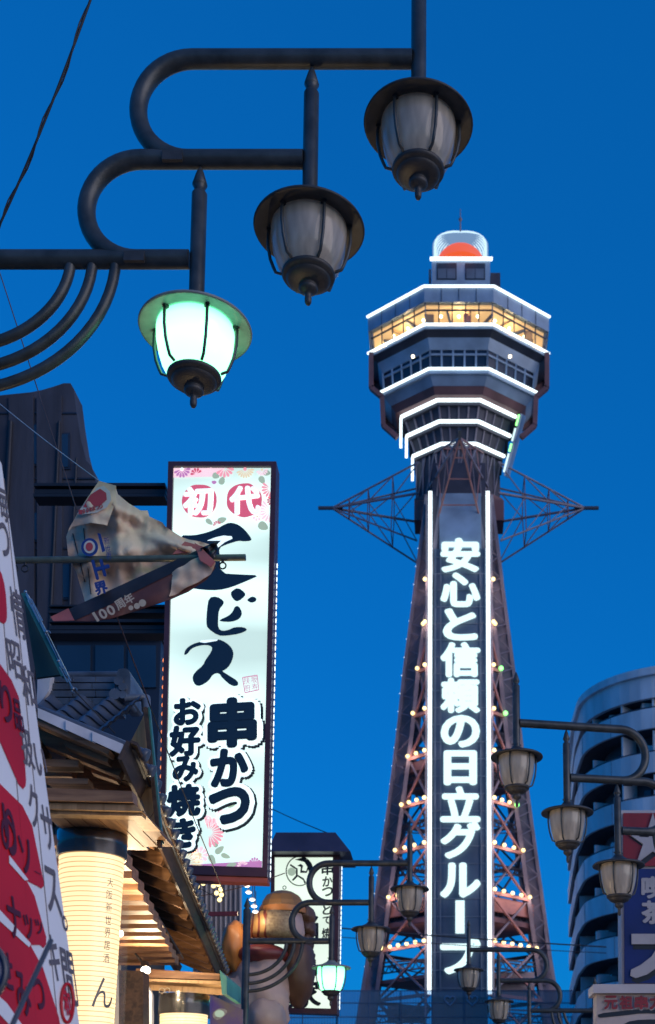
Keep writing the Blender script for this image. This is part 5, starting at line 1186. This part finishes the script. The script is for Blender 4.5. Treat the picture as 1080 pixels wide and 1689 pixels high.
mb = MB(); mb.tube([P(-120, 926, YG - .09), P(405, 919.5, YG - .09)], 5.4 * YG / 2000 * 1.05, 14); mk('pole', mb, 'pole_green', fl_)
for x in (24, 41, 367):
    c = P(x, 938 if x < 300 else 933, YG - .09); mb = MB(); rr = .020; pts = [c + Vector((rr * math.cos(2 * math.pi * k / 18), 0, rr * math.sin(2 * math.pi * k / 18))) for k in range(19)]; mb.tube(pts, .0048, 8, cap=False); mb.tube([c + Vector((0, 0, rr)), c + Vector((0, 0, rr + .02))], .009, 8); mk('ring', mb, 'black_steel', fl_)
mb = MB(); mb.beam(Vector((P(-120, 926, YG).x - .02, YG - .09, 0)), P(-120, 915, YG - .09) + Vector((-.02, 0, 0)), .06, .06, (0, 1, 0)); mk('mast', mb, 'pole_green', fl_)

# ------------------------------------------------------------------ big plaster figure under the signs
paint('plaster_brown', (0.36, 0.17, 0.045), 0.45, ns=2); paint('plaster_orange', (0.60, 0.22, 0.05), 0.45, ns=2); paint('plaster_pink', (0.60, 0.40, 0.32), 0.5, ns=2); paint('plaster_maroon', (0.20, 0.035, 0.028), 0.45, ns=2); paint('plaster_dark', (0.13, 0.06, 0.03), 0.5, ns=2)
m, t, b = base_mat('plaster_striped'); tc = t.nodes.new('ShaderNodeTexCoord'); wv = t.nodes.new('ShaderNodeTexWave'); wv.bands_direction = 'X'; wv.inputs['Scale'].default_value = 2.6; wv.inputs['Distortion'].default_value = 4.0; wv.inputs['Detail'].default_value = 1.0; wv.inputs['Detail Scale'].default_value = 1.3
rp = t.nodes.new('ShaderNodeValToRGB'); rp.color_ramp.interpolation = 'CONSTANT'; rp.color_ramp.elements[0].color = (0.22, 0.05, 0.03, 1); rp.color_ramp.elements[1].position = 0.3; rp.color_ramp.elements[1].color = (0.58, 0.32, 0.10, 1)
t.links.new(tc.outputs['Object'], wv.inputs[0]); t.links.new(wv.outputs['Color'], rp.inputs[0]); t.links.new(rp.outputs[0], b.inputs['Base Color']); b.inputs['Roughness'].default_value = 0.45
paint('plaster_speckled', (0.46, 0.34, 0.17), 0.5, ns=22, c2=(0.20, 0.12, 0.06))
YP = 21.0
fig = thing('plaster_figure', P(440, 1760, YP), 'large painted plaster figure in an orange robe and ribbed brown cap', 'statue')
def blob(name, cx, cy, rx, ry, depth, mat, Y=YP, ns=0.0, flat=None, seed=1):
    c = P(cx, cy, Y); k = (P(cx + 1, cy, Y).x - c.x); mb = MB(); n1, n2 = 28, 18; vs = []
    for i in range(n2 + 1):
        th = math.pi * i / n2
        for j in range(n1):
            ph = 2 * math.pi * j / n1; d = Vector((math.sin(th) * math.cos(ph), math.sin(th) * math.sin(ph), math.cos(th)))
            f = 1 + ns * noise.noise((d * 2.2) + Vector((seed, 0, 0))) + .5 * ns * abs(noise.noise((d * 5.0) + Vector((0, seed, 0))))
            v = Vector((d.x * rx * k, d.y * depth, d.z * ry * k)) * f
            if flat is not None and v.z < flat * ry * k: v.z = flat * ry * k
            vs.append(c + v)
    fs = [(i * n1 + j, i * n1 + (j + 1) % n1, (i + 1) * n1 + (j + 1) % n1, (i + 1) * n1 + j) for i in range(n2) for j in range(n1)]
    mb.add(vs, fs, True); return mk(name, mb, mat, fig)
# cap: ribbed dome over a band
c = P(466, 1508, YP); k = P(467, 1508, YP).x - c.x
mb = MB(); prof = [(37, 0), (38, 12), (36.5, 12.5), (35, 19), (28, 30), (16, 37), (6, 39.5), (.5, 40)]; mb.lathe([(r_ * k, z_ * k) for r_, z_ in prof], 11, c, smooth=False, a0=.2, a1=.2 + 2 * math.pi); cap = mk('cap', mb, 'plaster_brown', fig)
mb = MB(); mb.lathe([(38.6 * k, .5 * k), (39.2 * k, 5 * k), (38.4 * k, 10 * k)], 22, c); mk('cap_band', mb, 'plaster_orange', cap)
mb = MB(); p = P(469, 1464, YP); mb.tube([p + Vector((.03 * math.cos(2 * math.pi * q / 14), 0, .03 * math.sin(2 * math.pi * q / 14))) for q in range(15)], .007, 6, cap=False); mk('loop', mb, 'black_steel', cap)
hc = P(456, 1508, YP)
for nm_, mt_, a0_, a1_ in (('hair', 'plaster_striped', 165, 258), ('face', 'plaster_speckled', 258.5, 318), ('cheek', 'plaster_pink', 318.5, 350)):
    mb = MB(); mb.lathe([(.01, -44 * k), (46 * k, -43 * k), (49 * k, -34 * k), (47 * k, -18 * k), (43 * k, -1 * k), (.01, -.5 * k)], 24, hc, a0=R(a0_), a1=R(a1_)); mk(nm_, mb, mt_, fig)
mb = MB(); mb.lathe([(.01, -43 * k), (42 * k, -42 * k), (40 * k, -2 * k), (.01, -2 * k)], 24, hc); mk('head', mb, 'plaster_dark', fig)
for i_, (x_, y_, r_) in enumerate(((505, 1512, 15), (508, 1534, 13), (503, 1556, 14), (506, 1580, 13))): blob('hair_curl', x_, y_, r_, r_ * 1.15, .3, 'plaster_dark', YP + .25, .25, None, 20 + i_)
blob('shoulder', 388, 1562, 22, 44, .42, 'plaster_orange', YP - .15, .12, None, 7); blob('shoulder', 372, 1588, 14, 26, .3, 'plaster_orange', YP - .1, .12, None, 8); blob('sash', 430, 1576, 46, 18, .5, 'plaster_maroon', YP - .12, .1, None, 9)
blob('robe', 430, 1640, 50, 72, .52, 'plaster_pink', YP - .05, .3, None, 11); blob('robe', 398, 1680, 40, 80, .46, 'plaster_pink', YP - .1, .3, None, 14); blob('arm', 440, 1680, 32, 34, .5, 'plaster_pink', YP - .35, .12, None, 15)
blob('sleeve', 492, 1600, 27, 62, .45, 'plaster_dark', YP + .2, .12, None, 16)
pz = P(440, 1760, YP); mb = MB(); mb.box((pz.x, YP, max(.2, pz.z - .4) / 2), (1.4, 1.0, max(.2, pz.z - .4))); mk('plinth', mb, 'plaster_dark', fig)
# curtain, red rail and painted panel of the stall behind
paint('curtain_grey', (0.50, 0.47, 0.46), 0.7, ns=3, stretch=(8, 1, .2), c2=(0.20, 0.20, 0.24)); paint('panel_purple', (0.16, 0.09, 0.32), 0.5, ns=4, c2=(0.30, 0.22, 0.16)); paint('rail_red', (0.20, 0.03, 0.03), 0.4, ns=4)
cu = MB(); YV = 22.5; n = 60; vs = []
for i in range(n + 1):
    x = lerp(318, 398, i / n); d = .05 * math.sin(i * 1.05)
    for y in (1452, 1680): p = P(x, y, YV); vs.append(p + Vector((0, d, 0)))
vs2 = [v + Vector((0, .03, 0)) for v in vs]
cu.add(vs, [(2 * i, 2 * i + 1, 2 * i + 3, 2 * i + 2) for i in range(n)], True); cu.add(vs2, [(2 * i + 2, 2 * i + 3, 2 * i + 1, 2 * i) for i in range(n)], True)
o = mk('curtain', cu, 'curtain_grey'); tag(o, 'pleated grey curtain hanging behind the plaster figure', 'curtain')
mb = MB(); mb.beam(P(334, 1508, 19.5), P(392, 1507, 19.5), .06, .07); o = mk('awning_rail', mb, 'rail_red'); tag(o, 'short dark red rail beside the plaster figure', 'rail')
pp = MB(); pp.prism([P(x, y, 18.2) for x, y in ((346, 1640), (400, 1665), (400, 1760), (346, 1760))], (0, .05, 0)); pn = mk('painted_panel', pp, 'panel_purple'); tag(pn, 'purple painted panel with a fruit motif beside the far lantern', 'panel')
def MP(x, y): return P(x, y, 18.2)
shape('fruit', smoothpoly([(350, 1672), (358, 1664), (368, 1663), (376, 1668), (370, 1676), (360, 1683), (352, 1680)], 1), MP, (0, -.006, 0), 'rope', pn); shape('fruit', disc(362, 1672, 8, 6), MP, (0, -.01, 0), 'print_leaf', pn)

# ------------------------------------------------------------------ teal stay with turnbuckle by the menu board
paint('teal_shaded', (0.02, 0.055, 0.055), 0.6, ns=4)  # darker copy of the teal, the panel's shadow put into its colour
ts = thing('teal_awning_frame', P(90, 1100, 8.4), 'teal metal awning frame with a galvanised turnbuckle beside the menu board', 'awning frame')
mb = MB(); mb.prism([P(x, y, 8.4) for x, y in ((38, 985), (45, 985), (104, 1112), (60, 1118))], (0, .03, 0)); mk('panel', mb, 'teal_shaded', ts)
mb = MB(); mb.beam(P(40, 980, 8.3), P(106, 1116, 8.3), .035, .05, (0, 1, 0)); mk('rail', mb, 'teal_steel', ts); mb = MB(); mb.beam(P(45, 982, 8.28), P(112, 1116, 8.28), .018, .03, (0, 1, 0)); mk('rail', mb, 'galvanised', ts)
def turn(a, b, Y):
    p, q = P(*a, Y), P(*b, Y); d = (q - p).normalized(); s_ = Vector((d.z, 0, -d.x)) * .012; mb = MB()
    for e_ in (-1, 1): mb.tube([lerp(p, q, .2) + s_ * e_, lerp(p, q, .75) + s_ * e_], .005, 8)
    mb.tube([p, lerp(p, q, .3)], .006, 8); mb.tube([lerp(p, q, .65), q], .006, 8); mb.sphere(q, .014, 10); mb.sphere(p, .012, 10)
    mb.tube([q + Vector((.018 * math.cos(t_ * .6) + .012, 0, .018 * math.sin(t_ * .6) - .012)) for t_ in range(9)], .005, 6); mk('turnbuckle', mb, 'galvanised', ts)
turn((42, 976), (76, 1042), 8.2); turn((96, 1090), (120, 1136), 8.2)
mb = MB(); mb.tube([P(76, 1042, 8.2), P(98, 1090, 8.2)], .004, 6); mk('stay_wire', mb, 'black_steel', ts)

# ------------------------------------------------------------------ overhead wires
paint('wire_black', (0.03, 0.03, 0.035), 0.5, ns=8); paint('wire_brown', (0.14, 0.075, 0.06), 0.6, ns=8); paint('wire_white', (0.55, 0.55, 0.58), 0.5, ns=8)
def wire(a, b, r, mat, label, sag=0.03, extra=None):
    p, q = P(*a), P(*b); mb = MB(); pts = [lerp(p, q, k / 24) + Vector((0, 0, -sag * 4 * (k / 24) * (1 - k / 24))) for k in range(25)]; mb.tube(pts, r, 8)
    if extra: mb.tube([v + Vector((r * 1.8 * math.cos(i * .9), r * 1.8 * math.sin(i * .9), 0)) for i, v in enumerate(pts)], r * .6, 6)
    o = mk('overhead_wire', mb, mat); tag(o, label, 'wire'); return o
wire((170, -60, 7.0), (-30, 430, 7.6), .0085, 'wire_black', 'thick twisted cable slanting down above the looped lamp arms', .12, True)
wire((-20, 390, 7.6), (126, 840, 7.1), .0035, 'wire_brown', 'thin brown cord running down behind the lamp braces to the flag', .0); wire((186, 1000, 7.1), (246, 1160, 8.1), .0045, 'wire_brown', 'brown cord hanging from the flag to the tiled roof', .0)
wire((-20, 650, 7.2), (162, 792, 7.0), .0028, 'wire_white', 'thin white string tied to the top corner of the flag', .01)
wire((244, 1156, 8.0), (372, 1478, 12.0), .005, 'wire_black', 'black cord crossing the foot of the vertical sign', .02)
wire((120, 1136, 8.2), (190, 1210, 8.4), .004, 'wire_black', 'stay cord lying over the tiled ridge', .0)
wire((440, 1330, 30), (540, 1374, 26), .012, 'wire_black', 'short dark cable above the capped sign', .02)
wire((552, 1530, 60), (1000, 1562, 60), .035, 'wire_black', 'dark power line passing before the tower legs', .05); wire((552, 1545, 60), (1000, 1572, 60), .02, 'wire_black', 'thin power line just under the dark one before the tower legs', .05)
wire((300, 1482, 17.8), (470, 1440, 17.8), .008, 'wire_brown', 'brown wire strung under the vertical sign', .05)
